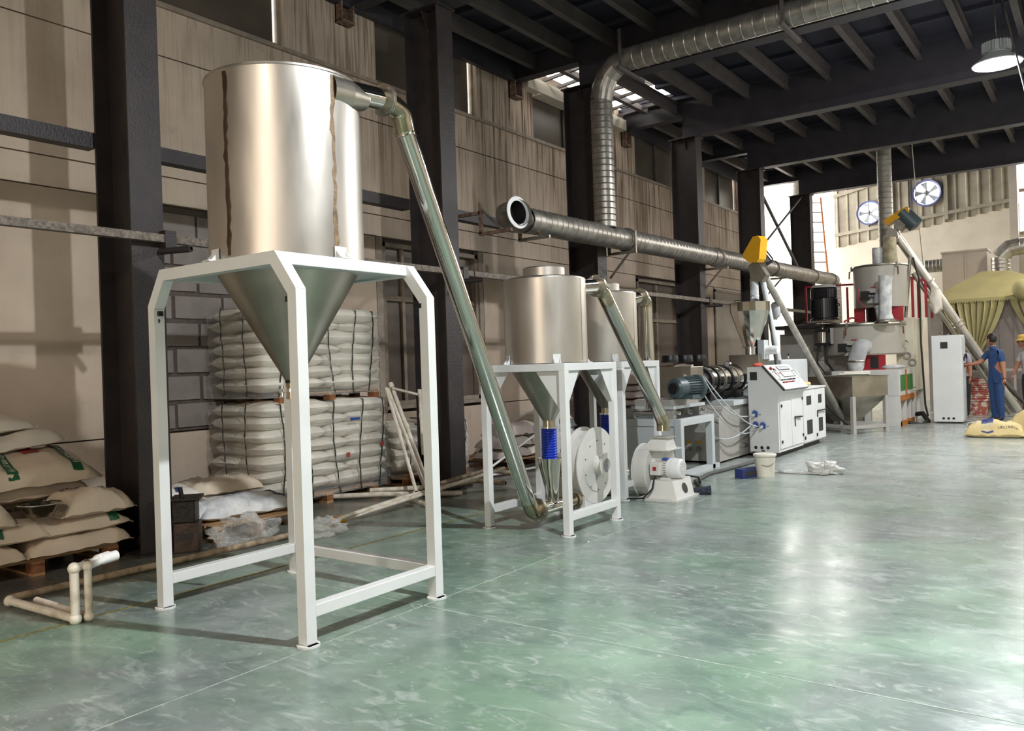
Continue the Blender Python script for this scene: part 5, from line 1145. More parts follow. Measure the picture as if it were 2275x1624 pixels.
tag(obj('black_hose', MB().tube(ncurve((-6.3, 10.9, .45), (-6.3, 12.0, .5), -.16, 12), .02, 8), BLACKR), 'black hose arched over the pale sacks', 'hose')
GT = 'tall stack of mauve sacks behind the farther small tank'
for r in range(9):
    for i in range(2):
        sack('%s sack on the %s of the tall mauve stack' % (('lowest', 'second', 'third', 'fourth', 'fifth', 'sixth', 'seventh', 'eighth', 'topmost')[r], ('left', 'right')[i]), GT, (-7.0+pr.uniform(-.04, .04), 13.3+i*.75+pr.uniform(-.05, .05), .04+r*.125), .8, .6, .17, 90+pr.uniform(-5, 5), SACKM, 100+r*2+i, res=(14, 8))
for i, (px, py) in enumerate(((1478, 832), (1492, 850), (1505, 862), (1478, 868), (1520, 868), (1470, 885))):
    p = at(px, py, x=-7.38)
    def wf(d, s=i): return 1+.7*noise.fractal(d*2.6+V((s*5, 1, 2)), .8, 2.2, 3)
    tag(obj('empty_sack', MB().ball((p.x, p.y, p.z), (.3, .34, .16), 22, 14, warp=wf), SACKB if i % 2 else mat('dark_brown_sack', '6d4b35', .8, var=.3, scale=7)), 'crumpled brown empty sack, %s of the rubbish heap behind the extruder' % ('topmost', 'upper right', 'right', 'left', 'rightmost', 'lowest left')[i], 'sack', 'crumpled empty sacks behind the extruder')
tag(obj('rubbish_base', MB().box((-7.85, 14.4, 0), (-6.97, 16.6, .9)), SACKM), 'bundled sacking supporting the brown empty sacks', 'bundle')
# ================================================================ MIXER GROUP
# stainless receiving hopper, corner towards the camera
hc = at(1893, 960, z=0); hc = V((-3.95, 15.75, 0)); th = radians(45-13.5)
t = thing('receiving_hopper', 'dull stainless square hopper on a grey frame, one corner towards the camera', 'hopper', (hc.x, hc.y, 0))
def rot(u, v, z): 
    "u toward the right-back, v toward the left-back from the near corner"
    a = radians(13.5); r_ = V((cos(pi/4+a+radians(0)), sin(pi/4+a), 0)); l_ = V((-sin(pi/4+a), cos(pi/4+a), 0)); p = V((nc.x, nc.y, z))+r_*u+l_*v; p.z = z; return p
nc = at(1897, 965, z=0); S_ = .86; SV = 1.2
zt, zb = at(1894, 838, y=nc.y).z, at(1896, 882, y=nc.y).z
def quad(z, i): return [rot(i, i, z), rot(S_-i, i, z), rot(S_-i, SV-i, z), rot(i, SV-i, z)]
def loft(ls): 
    m = MB(); vs = [p for q in ls for p in q]; n = len(ls[0]); return m.add(vs, [(i*n+k, i*n+(k+1) % n, (i+1)*n+(k+1) % n, (i+1)*n+k) for i in range(len(ls)-1) for k in range(n)])
obj('bin', loft([quad(zb, .0), quad(zt, -.0), quad(zt+.004, -.015), quad(zt+.012, -.015), quad(zt+.012, .03), quad(zb, .03)]), STEELD, t)
obj('bin_cover', loft([quad(zt+.006, .0), quad(zt+.008, .42)]), STEELD, t)
obj('cone', loft([quad(zb, 0), quad(.28, .30), quad(.2, .32)]), STEELD, t)
for u, v in ((0, 0), (S_-.07, 0), (S_-.07, SV-.07), (0, SV-.07)): obj('leg', MB().prism([rot(u, v, 0), rot(u+.07, v, 0), rot(u+.07, v+.07, 0), rot(u, v+.07, 0)], (0, 0, zb)), GREYP, t)
obj('bottom_rail', MB().bar(rot(.07, .035, .12), rot(S_-.07, .035, .12), .06, .06), GREYP, t); obj('bottom_rail', MB().bar(rot(.035, .07, .12), rot(.035, SV-.07, .12), .06, .06), GREYP, t)
p = at(1900, 829, y=15.9); tag(obj('folded_sack', MB().box((p.x-.28, p.y-.1, p.z-.025), (p.x+.25, p.y+.12, p.z+.0)).box((p.x-.2, p.y-.08, p.z), (p.x+.26, p.y+.1, p.z+.03)).rotz(.25, p), SACKW, bevel=.01), 'folded white sack lying on the receiving hopper', 'sack')
tag(obj('black_cable', MB().tube([at(1835, 900, y=15.3), at(1860, 925, y=15.6), at(1890, 950, y=15.8)], .02, 8), BLACKR), 'black cable lying inside the hopper frame', 'cable')
# two stage mixer
cx, cy = -4.27, 18.9
t = thing('mixer', 'large grey-white two-stage powder mixer with red supports', 'machine', (cx, cy, 0))
RL = .82
zlt, zlb = at(1925, 720, y=18.1).z, at(1960, 788, y=18.1).z
obj('cooling_drum', MB().lathe((cx, cy, 0), [(0, zlb), (RL-.03, zlb), (RL, zlb+.03), (RL, zlt)], 64), DRUM, t)
obj('drum_lid', MB().lathe((cx, cy, zlt), [(RL+.02, -.03), (RL+.03, 0), (RL+.02, .03), (RL-.1, .05), (0, .07)], 64), STEELD, t)
zu0, zu1 = at(1960, 682, y=18.6).z, at(1950, 590, y=18.6).z; RU = .535; ux, uy = at(1954, 620, y=18.9).x, 18.95
obj('hot_drum', MB().lathe((ux, uy, 0), [(0, zu0), (RU, zu0), (RU, zu1)], 56), DRUM, t)
obj('hot_drum_lid', MB().lathe((ux, uy, zu1), [(RU+.01, -.02), (RU+.025, 0), (RU+.02, .02), (RU-.08, .04), (0, .08)], 56), STEELD, t)
for px, py, r_, cxx, cyy, R_ in ((1990, 598, 0, ux, uy, RU), (1889, 605, 0, ux, uy, RU), (1882, 725, 0, cx, cy, RL), (1999, 725, 0, cx, cy, RL)):
    a = cyl_hit(px, py, cxx, cyy, R_); u = V((cos(a), sin(a), 0)); q = V((cxx, cyy, 0))+u*(R_+.02); q.z = (zu1 if R_ == RU else zlt)-.06
    l_ = obj('lid_clamp', MB().bar(q, q+V((0, 0, .1)), .05, .03).bar(q+u*.03, q+u*.05+V((0, 0, -.04)), .02, .02), GALVD, t); obj('clamp_lever', MB().bar(q+u*.05, q+u*.06-V((0, 0, .16)), .025, .02), mat('brown_lever', '6e3b2c', .5), l_)
for z in (zu0+.42,):
    a = cyl_hit(1940, 620, ux, uy, RU); q = V((ux+(RU+.003)*cos(a), uy+(RU+.003)*sin(a), z)); obj('warning_sticker', MB().box((q.x-.05, q.y-.01, q.z-.012), (q.x+.05, q.y+.0, q.z+.012)), INKR, t)
a = cyl_hit(1898, 748, cx, cy, RL); q = V((cx+(RL+.004)*cos(a), cy+(RL+.004)*sin(a), zlb+.33)); obj('warning_sticker', MB().box((q.x-.06, q.y-.012, q.z-.012), (q.x+.06, q.y-.002, q.z+.012)), INKR, t)
for dx in (-.38, .38): obj('hot_support', MB().box((ux+dx-.1, uy-.3, zlt+.06), (ux+dx+.1, uy-.2, zu0)), RED, t)
obj('hot_support_core', MB().lathe((ux, uy, zlt+.05), [(.3, 0), (.3, zu0-zlt-.05)], 24), IRON, t)
obj('cool_support', MB().box((cx+.05, cy-.6, zlb-.32), (cx+.52, cy-.5, zlb)), RED, t); obj('cool_support_gap', MB().box((cx+.24, cy-.61, zlb-.28), (cx+.40, cy-.6, zlb-.04)), BLACK, t)
obj('cool_core', MB().lathe((cx, cy, zlb-.35), [(.4, 0), (.4, .35)], 24), IRON, t)
# discharge valves
def valve(px, py, y, down):
    p = at(px, py, y=y)
    obj('valve_plate', MB().box((p.x-.28, p.y-.02, p.z-.16), (p.x+.14, p.y, p.z+.14)), GREYP, t)
    obj('valve_cylinder', MB().lathe((p.x-.32, p.y-.06, p.z), [(0, 0), (.07, 0), (.07, .12), (.06, .12), (.06, .28), (0, .28)], 18, (1, 0, 0)), CHROME, t)
    obj('cylinder_cap', MB().box((p.x-.38, p.y-.14, p.z-.09), (p.x-.22, p.y-.0, p.z+.09)), BLACK, t)
    return p
p = valve(1958, 655, 18.3, 0)
obj('discharge_elbow', MB().tube(elbow(p+V((0, .2, 0)), p+V((.0, -.05, 0)), p+V((.0, -.05, -.28)), .09, 6), .14, 20, caps=False), FLEX, t)
obj('discharge_sleeve', MB().tube([p+V((.0, -.05, -.2)), p+V((.03, -.0, zlt-p.z+.05))], .13, 18, caps=False), SACKG, t); obj('sleeve_band', MB().lathe(p+V((0, -.05, -.2)), [(.14, -.02), (.15, 0), (.14, .02)], 20), STEELD, t)
q = at(1970, 715, y=18.1); s1 = at(1975, 612, y=18.1)
obj('vent_bag', MB().tube([(q.x, 18.1, zlt+.04), (q.x-.02, 18.1, zlt+.2), (q.x+.0, 18.1, s1.z-.1), (q.x+.01, 18.1, s1.z)], .13, 18, radii=[.15, .12, .125, .14]), SACKG, t, label='tall limp white cloth vent sleeve')
obj('vent_collar', MB().lathe((q.x, 18.1, zlt+.03), [(.22, 0), (.22, .02), (.15, .05)], 20), STEELD, t)
p = valve(1908, 772, 17.75, 1)
obj('discharge_elbow', MB().tube(elbow(p+V((.05, .25, .02)), p+V((.05, -.1, .02)), p+V((-.03, -.15, -.3)), .12, 6), .16, 20, caps=False), FLEX, t)
obj('sleeve_band', MB().lathe(p+V((-.03, -.15, -.28)), [(.17, -.02), (.18, 0), (.17, .02)], 20), STEELD, t)
obj('discharge_bag', MB().tube([p+V((-.03, -.15, -.28)), p+V((-.03, -.15, -.42)), p+V((-.02, -.15, -.55))], .15, 18, radii=[.165, .15, .07]), SACKG, t)
obj('side_handle', MB().lathe((cx+RL+.02, cy-.2, zlb+.22), [(.05, -.01), (.07, 0), (.05, .01)], 14, (0, 1, 0)), CHROME, t)
# black vertical motor with gearbox piston under it
mp_ = at(1831, 670, y=18.4); mt_, mb_ = at(1831, 634, y=18.4).z, at(1831, 712, y=18.4).z
t2 = thing('mixer_motor', 'large black vertical motor at the left of the mixer', 'motor', (mp_.x, 18.4, mb_))
obj('body', MB().lathe((mp_.x, 18.4, mb_), [(.2, 0), (.30, .0), (.30, .03), (.25, .05), (.25, (mt_-mb_)*.62), (.275, (mt_-mb_)*.63), (.275, (mt_-mb_)*.88), (.22, mt_-mb_-.01), (0, mt_-mb_)], 40), MOTORB, t2)
obj('fan_cover_rim', MB().lathe((mp_.x, 18.4, mt_-.06), [(.276, 0), (.24, .05), (.2, .065)], 40), GREYP, t2)
m = MB()
for k in range(36):
    a = 2*pi*k/36; m.bar((mp_.x+.262*cos(a), 18.4+.262*sin(a), mb_+.06), (mp_.x+.262*cos(a), 18.4+.262*sin(a), mb_+(mt_-mb_)*.6), .006, .03, up=(cos(a), sin(a), 0))
obj('cooling_fin', m, MOTORB, t2); obj('lifting_eye', MB().lathe((mp_.x+.3, 18.35, mb_+.32), [(.02, -.01), (.04, -.01), (.04, .01), (.02, .01)], 12, (0, 1, 0)), BLACK, t2)
obj('terminal_box', MB().box((mp_.x-.02, 18.1, mt_-.28), (mp_.x+.16, 18.2, mt_-.08)), MOTORB, t2, bevel=.01)
obj('mount_plate', MB().box((mp_.x-.3, 18.1, mb_-.05), (cx-.5, 18.75, mb_-.01)), STEELD, t)
pz0, pz1 = at(1828, 765, y=18.2).z, at(1828, 736, y=18.2).z; pxx = at(1828, 750, y=18.2).x
t3 = thing('air_cylinder', 'short pneumatic cylinder hanging under the black motor plate', 'cylinder', (pxx, 18.2, pz0))
obj('barrel', MB().lathe((pxx, 18.2, pz0), [(.1, 0), (.1, pz1-pz0)], 24), CHROME, t3)
for z in (pz0-.03, pz1-.02): obj('end_cap', MB().box((pxx-.14, 18.08, z), (pxx+.14, 18.32, z+.06)), BLACK, t3, bevel=.006)
for sx in (-.12, .12): obj('tie_rod', MB().tube([(pxx+sx, 18.1, pz0), (pxx+sx, 18.1, pz1)], .012, 8), BLACK, t3)
obj('piston_rod', MB().tube([(pxx, 18.2, pz1), (pxx, 18.2, mb_-.03)], .03, 12), CHROME, t3)
obj('bracket_strip', MB().box((pxx+.17, 18.15, pz0), (pxx+.23, 18.2, pz1+.06)), GREYP, t3)
for i in range(2): tag(obj('air_hose', MB().tube([(pxx-.08+i*.14, 18.15, pz0), (pxx-.1+i*.2, 18.1, pz0-.4), (pxx+.2+i*.2, 17.9, pz0-.75), (pxx+.6, 17.8, pz0-.8)], .014+.008*i, 8), BLACKR), ('left' if i == 0 else 'right')+' black hose looping down from the pneumatic cylinder', 'hose', 'black air hoses')
tag(obj('air_hose', MB().tube([at(1906, 640, y=18.1), at(1907, 668, y=18.05), at(1925, 685, y=18.05)], .012, 8), RED), 'thin red air hose beside the upper valve', 'hose')
tag(obj('air_hose', MB().tube([at(1875, 715, y=18.0), at(1892, 706, y=18.1), at(1912, 707, y=18.2)], .02, 8), RED), 'thick red hose on the lower drum lid', 'hose')
tag(obj('mixer_cabinet', MB().box((-5.9, 18.6, 0), (-4.4, 19.6, 2.15)).box((-6.0, 18.58, 1.35), (-4.9, 18.6, 1.95)), GREYP), 'shaded grey sheet housing behind the pneumatic cylinder', 'housing')
# body and legs
t4 = thing('mixer_housing', 'tall cream side housing of the mixer with raised legs', 'housing', (-3.2, 19.3, 0))
x0, x1 = at(1990, 750, y=18.9).x, at(2030, 750, y=18.9).x
zt4, zb4 = at(2040, 705, y=18.9).z, at(2040, 868, y=18.9).z
obj('housing_front', MB().box((x0, 18.9, zb4), (x1, 20.0, zt4)), CREAM, t4, bevel=.01)
for x in (x0+.05, x1-.16): obj('leg', MB().box((x, 18.92, 0), (x+.14, 19.06, zb4)), MACH, t4)
for y in (19.9,): obj('leg', MB().box((x1-.16, y, 0), (x1-.02, y+.14, zb4)), MACH, t4)
obj('slot', MB().box((x0+.35, 18.895, zb4+.06), (x1-.1, 18.9, zb4+.08)), BLACK, t4)
for px, py in ((1948, 790), (2027, 805)):
    p = at(px+67 if px < 2000 else px, py, y=18.88); obj('hand_wheel', MB().lathe(p, [(.05, -.015), (.08, -.015), (.08, .015), (.05, .015), (.05, -.015)], 16, (0, 1, 0)), GALVD, t4)
t5 = thing('panelled_stand', 'white steel mixer base with green panels and an orange stripe', 'base frame', (-3.5, 18, 0))
bz0, bz1 = at(1997, 880, y=17.45).z, at(1997, 822, y=17.45).z; ex = at(1998, 850, y=17.45).x
obj('base_box', MB().box((-4.6, 17.45, bz0), (ex, 19.3, bz1)), MACH, t5, bevel=.008)
obj('green_panel', MB().box((ex-1.0, 17.44, bz0+.1), (ex-.55, 17.449, bz1-.06)), GREENP, t5)
for y0, y1 in ((17.55, 18.02), (18.16, 18.75)): obj('green_panel', MB().box((ex+.001, y0, bz0+.1), (ex+.012, y1, bz1-.1)), GREENP, t5)
obj('orange_stripe', MB().box((ex+.001, 18.03, bz0), (ex+.014, 18.15, bz1)), ORANGE, t5)
for x in (-4.5, -4.0, ex-.13):
    obj('leg', MB().box((x, 17.5, 0), (x+.12, 17.62, bz0)), MACH, t5)
for y in (18.05, 18.6, 19.1): obj('leg', MB().box((ex-.13, y, 0), (ex-.01, y+.12, bz0)), MACH, t5)
obj('foot_beam', MB().box((ex-.14, 17.5, 0), (ex, 19.2, .09)), ORANGE, t5); obj('head_beam', MB().box((ex-.14, 17.5, bz0-.1), (ex+.01, 19.2, bz0)), ORANGE, t5)
obj('front_foot_beam', MB().box((-4.6, 17.48, 0), (ex, 17.6, .09)), MACH, t5); obj('corner_post', MB().box((ex-.25, 17.46, 0), (ex, 17.5, bz0)), MACH, t5)
m = MB().ball(at(1985, 815, y=17.7), (.22, .1, .04), 16, 8, warp=lambda d: 1+.4*noise.noise(d*3)); tag(obj('work_rag', m, SACKG), 'pale rag and tools on top of the mixer base', 'rag')
# red rails
t = thing('guard_rail', 'red tubular guard rail on the mixer platform at right', 'railing', (-3.3, 19.6, 2.2))
for px in (2026, 2041, 2056):
    a, b = at(px, 617 if px != 2056 else 624, y=19.5), at(px, 705, y=19.5)
    for y in ((19.5, 20.2) if px != 2041 else (19.5,)): obj('post', MB().bar((a.x, y, b.z), (a.x, y, a.z), .05, .05), RED, t)
a, b = at(2025, 617, y=19.5), at(2056, 624, y=19.5)
obj('top_rail', MB().bar(a, b, .05, .05), RED, t); obj('top_rail', MB().bar(a, a+V((0, .7, 0)), .05, .05), RED, t)
t = thing('guard_rail', 'red tubular guard rail around the black motor at left', 'railing', (-5.3, 19.2, 2.2))
for px in (1790, 1882):
    a, b = at(px, 640, y=19.3), at(px, 718, y=19.3); obj('post', MB().bar((a.x, 19.3, b.z), (a.x, 19.3, a.z+.02), .04, .04), RED, t)
a, b = at(1790, 638, y=19.3), at(1897, 632, y=19.3); obj('top_rail', MB().bar(a, b, .04, .04), RED, t)
obj('post', MB().bar(at(1812, 645, y=18.9), at(1812, 715, y=18.9), .03, .03), RED, t)
obj('platform', MB().box((-6.0, 18.0, 2.05), (-4.9, 20.8, 2.12)), IRON, t)
# upper connectors over the drum
z0 = zu1+.05
tag(obj('inlet_pipe', MB().lathe((at(1952, 570, y=19).x, 18.9, z0), [(.11, 0), (.11, .35), (.1, .36)], 18), SACKG), 'short pale inlet sleeve left of the duct on the upper drum', 'sleeve')
tag(obj('inlet_pipe', MB().lathe((at(1980, 560, y=19).x, 18.9, z0), [(.15, 0), (.13, .3), (.12, .55)], 18), mat('stained_sleeve', 'c3b795', .6, var=.3, scale=8)), 'stained wider inlet sleeve below the conveyor spout on the upper drum', 'sleeve')
# second screw conveyor
tp, bt = at(1990, 520, y=19.2), at(2268, 925, y=20.9)
bt = at(2262, 912, y=20.6)
t = thing('screw_conveyor', 'long polished tube conveyor with yellow belt cover rising to the mixer top', 'conveyor', tuple(bt))
obj('tube', MB().tube([tp, bt], .088, 24), STEEL, t)
dv = (bt-tp).normalized()
obj('return_tube', MB().tube([tp.lerp(bt, .18)-V((.10, 0, .14)), tp.lerp(bt, .98)-V((.10, 0, .14))], .05, 14), STEELD, t)
for f in (.27, .5, .52): obj('tube_flange', MB().lathe(tp.lerp(bt, f), [(.088, -.015), (.125, -.015), (.125, .015), (.088, .015)], 24, dv), STEELD, t)
obj('spout_box', MB().prism([at(px, py, y=19.05) for px, py in ((1973, 505), (1993, 510), (1996, 530), (1990, 542), (1978, 538), (1965, 530))], (0, .3, 0)), STEELD, t)
obj('belt_cover', MB().prism([at(px, py, y=19.0) for px, py in ((1963, 489), (1968, 500), (2020, 472), (2018, 460), (2012, 459))], (0, .3, 0)), YEL, t, bevel=.01, label='yellow belt cover')
obj('motor_cradle', MB().prism([at(px, py, y=19.05) for px, py in ((1985, 492), (2005, 482), (2012, 500), (2000, 512), (1990, 508))], (0, .25, 0)), GALVD, t)
mc = at(2020, 487, y=19.15); obj('drive_motor', MB().lathe(mc, [(0, -.24), (.16, -.22), (.17, .2), (0, .24)], 20, V((.62, .1, -.75))), MOTORG, t)
tag(obj('tie_cloth', MB().ball(at(2078, 668, y=19.3), (.12, .08, .26), 14, 10, warp=lambda d: 1+.6*noise.noise(d*3)), SACKW), 'pale cloth strips tied round the long conveyor', 'cloth')
tag(obj('power_cable', MB().tube([at(2028, 572, y=19.2), at(2042, 620, y=19.2), at(2046, 760, y=19.3), at(2056, 900, y=19.4), at(2062, 925, y=19.4)], .02, 8), BLACKR), 'black power cable hanging from the long conveyor to the floor', 'cable')
tag(obj('support_strut', MB().tube([at(2022, 568, y=19.3), at(2012, 706, y=19.3)], .035, 8), GALVD), 'grey strut beside the red guard rail', 'strut')
tag(obj('floor_hose', MB().tube([at(2037, 920, y=18.9), at(2050, 918, y=18.8), at(2062, 935, y=18.6), at(2050, 945, y=18.3), at(2020, 940, y=18.2)], .05, 10), BLACKR), 'thick black hose on the floor between mixer and tall cabinet', 'hose')
# tall control cabinet
x0, x1 = -2.89, -2.36
t = thing('tall_cabinet', 'tall white electrical cabinet where the man in blue points', 'cabinet', (-2.6, 18.7, 0))
obj('body', MB().box((x0, 18.45, .03), (x1, 18.95, 1.775)), WHITE, t, bevel=.006)
obj('door', MB().box((x1, 18.48, .08), (x1+.015, 18.92, 1.73)), LGREY, t)
obj('vent', MB().box((-2.73, 18.445, 1.51), (-2.60, 18.45, 1.64)), GRILL, t)
for k in range(3): obj('cable_hole', MB().lathe((-2.71+k*.09, 18.448, .1), [(0, 0), (.025, 0)], 16, (0, 1, 0)), BLACK, t)
for k, (y, z) in enumerate(((18.6, 1.25), (18.7, 1.3), (18.65, 1.12))): obj('switch', MB().box((x1+.015, y, z), (x1+.04, y+.05, z+.08)), BLACK, t)
for x in (-2.75, -2.6): obj('lifting_eye', MB().lathe((x, 18.6, 1.8), [(.012, -.008), (.028, -.008), (.028, .008), (.012, .008)], 12, (1, 0, 0)), CHROME, t)

# booth with canopy
YB = 22.4
t = thing('canopy_booth', 'pale yellow fringed canopy booth with tied-back curtains', 'booth', (-2.2, YB+1, 0))
ze = 2.70; xl, xr = -3.6, -.3
rl, rr, zr = -2.7, -1.3, 3.35
vs = [(xl, YB, ze), (xr, YB, ze), (xr, YB+2.4, ze), (xl, YB+2.4, ze), (rl+.1, YB+1.0, zr), (rr, YB+1.0, zr)]
rl_ = at(2180, 603, y=YB+1.0); rr_ = at(2245, 601, y=YB+1.0)
vs[4] = (rl_.x, YB+1.0, rl_.z); vs[5] = (rr_.x, YB+1.0, rr_.z)
obj('canopy_top', MB().add(vs, [(0, 1, 5, 4), (1, 2, 5), (2, 3, 4, 5), (3, 0, 4)]), CLOTHY, t)
m = MB(); n = 60
for k in range(n):
    xa = xl+(xr-xl)*k/n; xb = xl+(xr-xl)*(k+1)/n; m.prism([(xa, YB-.01, ze+.0), (xb, YB-.01, ze+.0), (xb, YB-.01, ze-.06), ((xa+xb)/2, YB-.01, ze-.11), (xa, YB-.01, ze-.06)], (0, .01, 0))
obj('scalloped_fringe', m, CLOTHY, t)
obj('curtain_wall', MB().box((xl+.1, YB+.5, 0), (xr, YB+.52, ze)), CURT, t)
for k in range(11): obj('curtain_seam', MB().box((xl+.3+k*.3, YB+.48, 0), (xl+.32+k*.3, YB+.5, ze)), CURT, t)
def drape(xt, xg, zg, k0, n, side):
    for i in range(n):
        a = xt[0]+(xt[1]-xt[0])*i/n; b = xt[0]+(xt[1]-xt[0])*(i+.82)/n; gx = xg+.05*i/n
        pts = [(a, YB, ze-.06), (b, YB+.04, ze-.06)]; m = MB(); vs = []
        for j in range(9):
            f = j/8; e = f**1.4; vs += [(a+(gx-a)*e, YB+.02*sin(i), ze-.06+(zg-ze+.06)*f), (b+(gx+.03-b)*e, YB+.09, ze-.06+(zg-ze+.06)*f)]
        obj('drape_strip', m.add(vs, [(j*2, j*2+1, j*2+3, j*2+2) for j in range(8)], True), CLOTHY, t)
g1 = at(2165, 790, y=YB); g2 = at(2275, 760, y=YB)
drape((at(2125, 670, y=YB).x, at(2235, 665, y=YB).x), g1.x, g1.z, 0, 7, 1); drape((at(2075, 670, y=YB).x, at(2122, 670, y=YB).x), at(2130, 750, y=YB).x, at(2130, 750, y=YB).z, 0, 3, 1)
drape((g2.x+.45, at(2236, 665, y=YB).x+.02), g2.x+.3, g2.z-.1, 0, 4, 1)
for x in (xl+.05, xr-.05): obj('booth_post', MB().box((x-.03, YB, 0), (x+.03, YB+.06, ze)), GREYP, t)
obj('side_curtain', MB().box((xl+.02, YB+.05, .3), (xl+.35, YB+.07, ze-.05)), mat('grey_plastic_curtain', 'a59c90', .5), t)
# box duct and elbow above
tag(obj('plenum_box', MB().box((-3.45, 24, 2.9), (-2.42, 25, 4.0)).box((-3.47, 23.97, 4.0), (-2.40, 25, 4.05)).box((-2.93, 23.985, 2.9), (-2.91, 24, 4.0)), mat('beige_sheet_box', 'b5a99c', .55, var=.05)), 'large beige sheet metal plenum box above the canopy', 'plenum')
tag(obj('plenum_duct', spiral(MB(), (-3.9, 24.4, 3.75), (-3.45, 24.4, 3.75), .17, .08), GALV), 'short horizontal duct entering the left of the plenum box', 'duct')
p = at(2223, 600, y=23.9)
t = thing('elbow_duct', 'shiny spiral elbow duct rising from the canopy booth at right', 'duct', (p.x, 23.9, 3.2))
obj('riser', spiral(MB(), (p.x, 23.9, 3.1), (p.x, 23.9, at(2223, 572, y=23.9).z), .21, .09), GALV, t)
zt_ = at(2255, 548, y=23.9).z
obj('elbow', MB().tube([(p.x, 23.9, at(2223, 572, y=23.9).z), (p.x+.06, 23.9, zt_-.16), (p.x+.2, 23.9, zt_-.03), (p.x+.42, 23.9, zt_)], .215, 20, sm=False, caps=False), GALV, t)
obj('header', spiral(MB(), (p.x+.42, 23.9, zt_), (p.x+3, 23.9, zt_), .21, .1), GALV, t)
tag(obj('paper_lantern', MB().ball(at(2272, 641, y=22.2), .22, 16, 10), CLOTHY), 'round pale ball hanging at the right edge before the canopy', 'lantern')
# stack of red-rimmed tubs
t0 = at(2172, 915, z=0); ht = at(2172, 832, y=21.5).z; b0 = V((at(2172, 915, y=21.2).x, 21.2, 0))
pr = random.Random(3); nb = 12
TUB = mat('powder_stained_red_tub', 'a05248', .6, var=.5, scale=10, col2='cbb9ab', ramp=(.42, .5))
for k in range(nb):
    z = .30+k*(ht-.40)/nb if k else 0
    m = MB().lathe((b0.x+pr.uniform(-.015, .015), 21.2, z), [(0, 0), (.2, 0), (.235, .30), (.262, .31), (.262, .35), (.23, .35), (.2, .02)] if k == 0 else [(.232, .0), (.24, .03), (.262, .035), (.262, .06), (.23, .06)], 28)
    tag(obj('tub', m, TUB), ('bottom red tub, the only one whose side shows in the nested stack' if k == 0 else 'nested red tub, %s in the stack beside the man in blue' % (('second from the bottom',)+('third from the bottom', 'fourth from the bottom', 'fifth from the bottom', 'sixth from the bottom', 'in the exact middle', 'sixth from the top', 'fifth from the top', 'fourth from the top', 'third from the top', 'second from the top', 'topmost')[:11])[min(k-1, 11)] ), 'tub', 'nested red tubs')
tag(obj('work_table', MB().box((-2.5, 21.8, .95), (-1.0, 22.3, 1.0)).box((-1.75, 21.82, 0), (-1.7, 21.9, .95)).box((-1.05, 21.82, 0), (-1.0, 21.9, .95)), GREYP), 'grey bench behind the man in blue', 'table')
bz = at(2165, 800, y=21.8); tag(obj('dark_crate', MB().box((bz.x-.25, 21.75, 1.0), (bz.x+.35, 22.0, 1.28)), BLACK), 'dark crate on the bench under the canopy', 'crate')

# floor sacks at right
p = at(2208, 973, z=0)
s_ = sack('yellow sack with blue band and black lettering lying alone on the floor', 'yellow sacks on the floor', (p.x, p.y+.14, 0), .86, .32, .29, 2, SACKY, 201, prints=[(-.42, -.02, -.995, .9, LABELB, 'blue printed band')],
     texts=[('PVC', -.22, -.965, .09, .022, INKW, 0), ('聚氯乙烯', -.22, -.86, .15, .05, INKW, 0), ('大晨化工有限公司', .46, -.93, .34, .04, INKK, 0)])
for i, (dx, dz) in enumerate(((0, 0), (.12, .1))):
    a = p+V((-.42, .05, .12)); obj('tie_string', MB().tube([a, a+V((.05+dx, 0, .12)), a+V((.2+dx, 0, .14-dz*.3)), a+V((.35+dx, .05, .1))], .008, 6), SACKG, s_)
p2 = at(2272, 968, z=0)
sack('yellow sack with round black emblem at the right edge of the picture', 'yellow sacks on the floor', (p2.x+.12, p2.y+.25, 0), .6, .5, .42, 70, SACKY, 202, texts=[('回', .0, -.5, .3, .25, INKK, 0)])
sack('yellow sack half hidden behind the emblem sack', 'yellow sacks on the floor', (p2.x-.0, p2.y+.75, 0), .6, .5, .22, 20, SACKY, 203)

# ================================================================ PEOPLE
def person(name, label, joints, bones, mats, regions, org):
    "one continuous skinned body; joints: name -> (pos, radius x, radius y); regions(face centre, nearest bone) -> material index"
    names = list(joints); me = bpy.data.meshes.new('body'); me.from_pydata([V(joints[n][0]) for n in names], [(names.index(a), names.index(b)) for a, b in bones], [])
    o = bpy.data.objects.new('body_tmp', me); sc.collection.objects.link(o)
    sk = o.modifiers.new('skin', 'SKIN'); sk.use_smooth_shade = True; sk.branch_smoothing = .6; sb = o.modifiers.new('sub', 'SUBSURF'); sb.levels = 2; sb.render_levels = 2
    for v, n in zip(me.skin_vertices[0].data, names): v.radius = (joints[n][1], joints[n][2]); v.use_root = (n == 'pelvis')
    bpy.context.view_layer.update(); dg = bpy.context.evaluated_depsgraph_get(); ev = bpy.data.meshes.new_from_object(o.evaluated_get(dg))
    bpy.data.objects.remove(o)
    ev.materials.clear()
    for m in mats: ev.materials.append(m)
    for p in ev.polygons:
        c = p.center; best, bd = None, 9
        for a, b in bones:
            A_, B_ = V(joints[a][0]), V(joints[b][0]); f = max(0, min(1, (c-A_).dot(B_-A_)/max(1e-9, (B_-A_).length_squared))); d = (c-A_.lerp(B_, f)).length
            if d < bd: bd, best, bf = d, (a, b), f
        p.material_index = regions(c, best, bf); p.use_smooth = True
    t = thing(name, label, 'person', org)
    for v in ev.vertices: v.co -= V(org)
    b = bpy.data.objects.new('body', ev); sc.collection.objects.link(b); b.parent = t
    return t
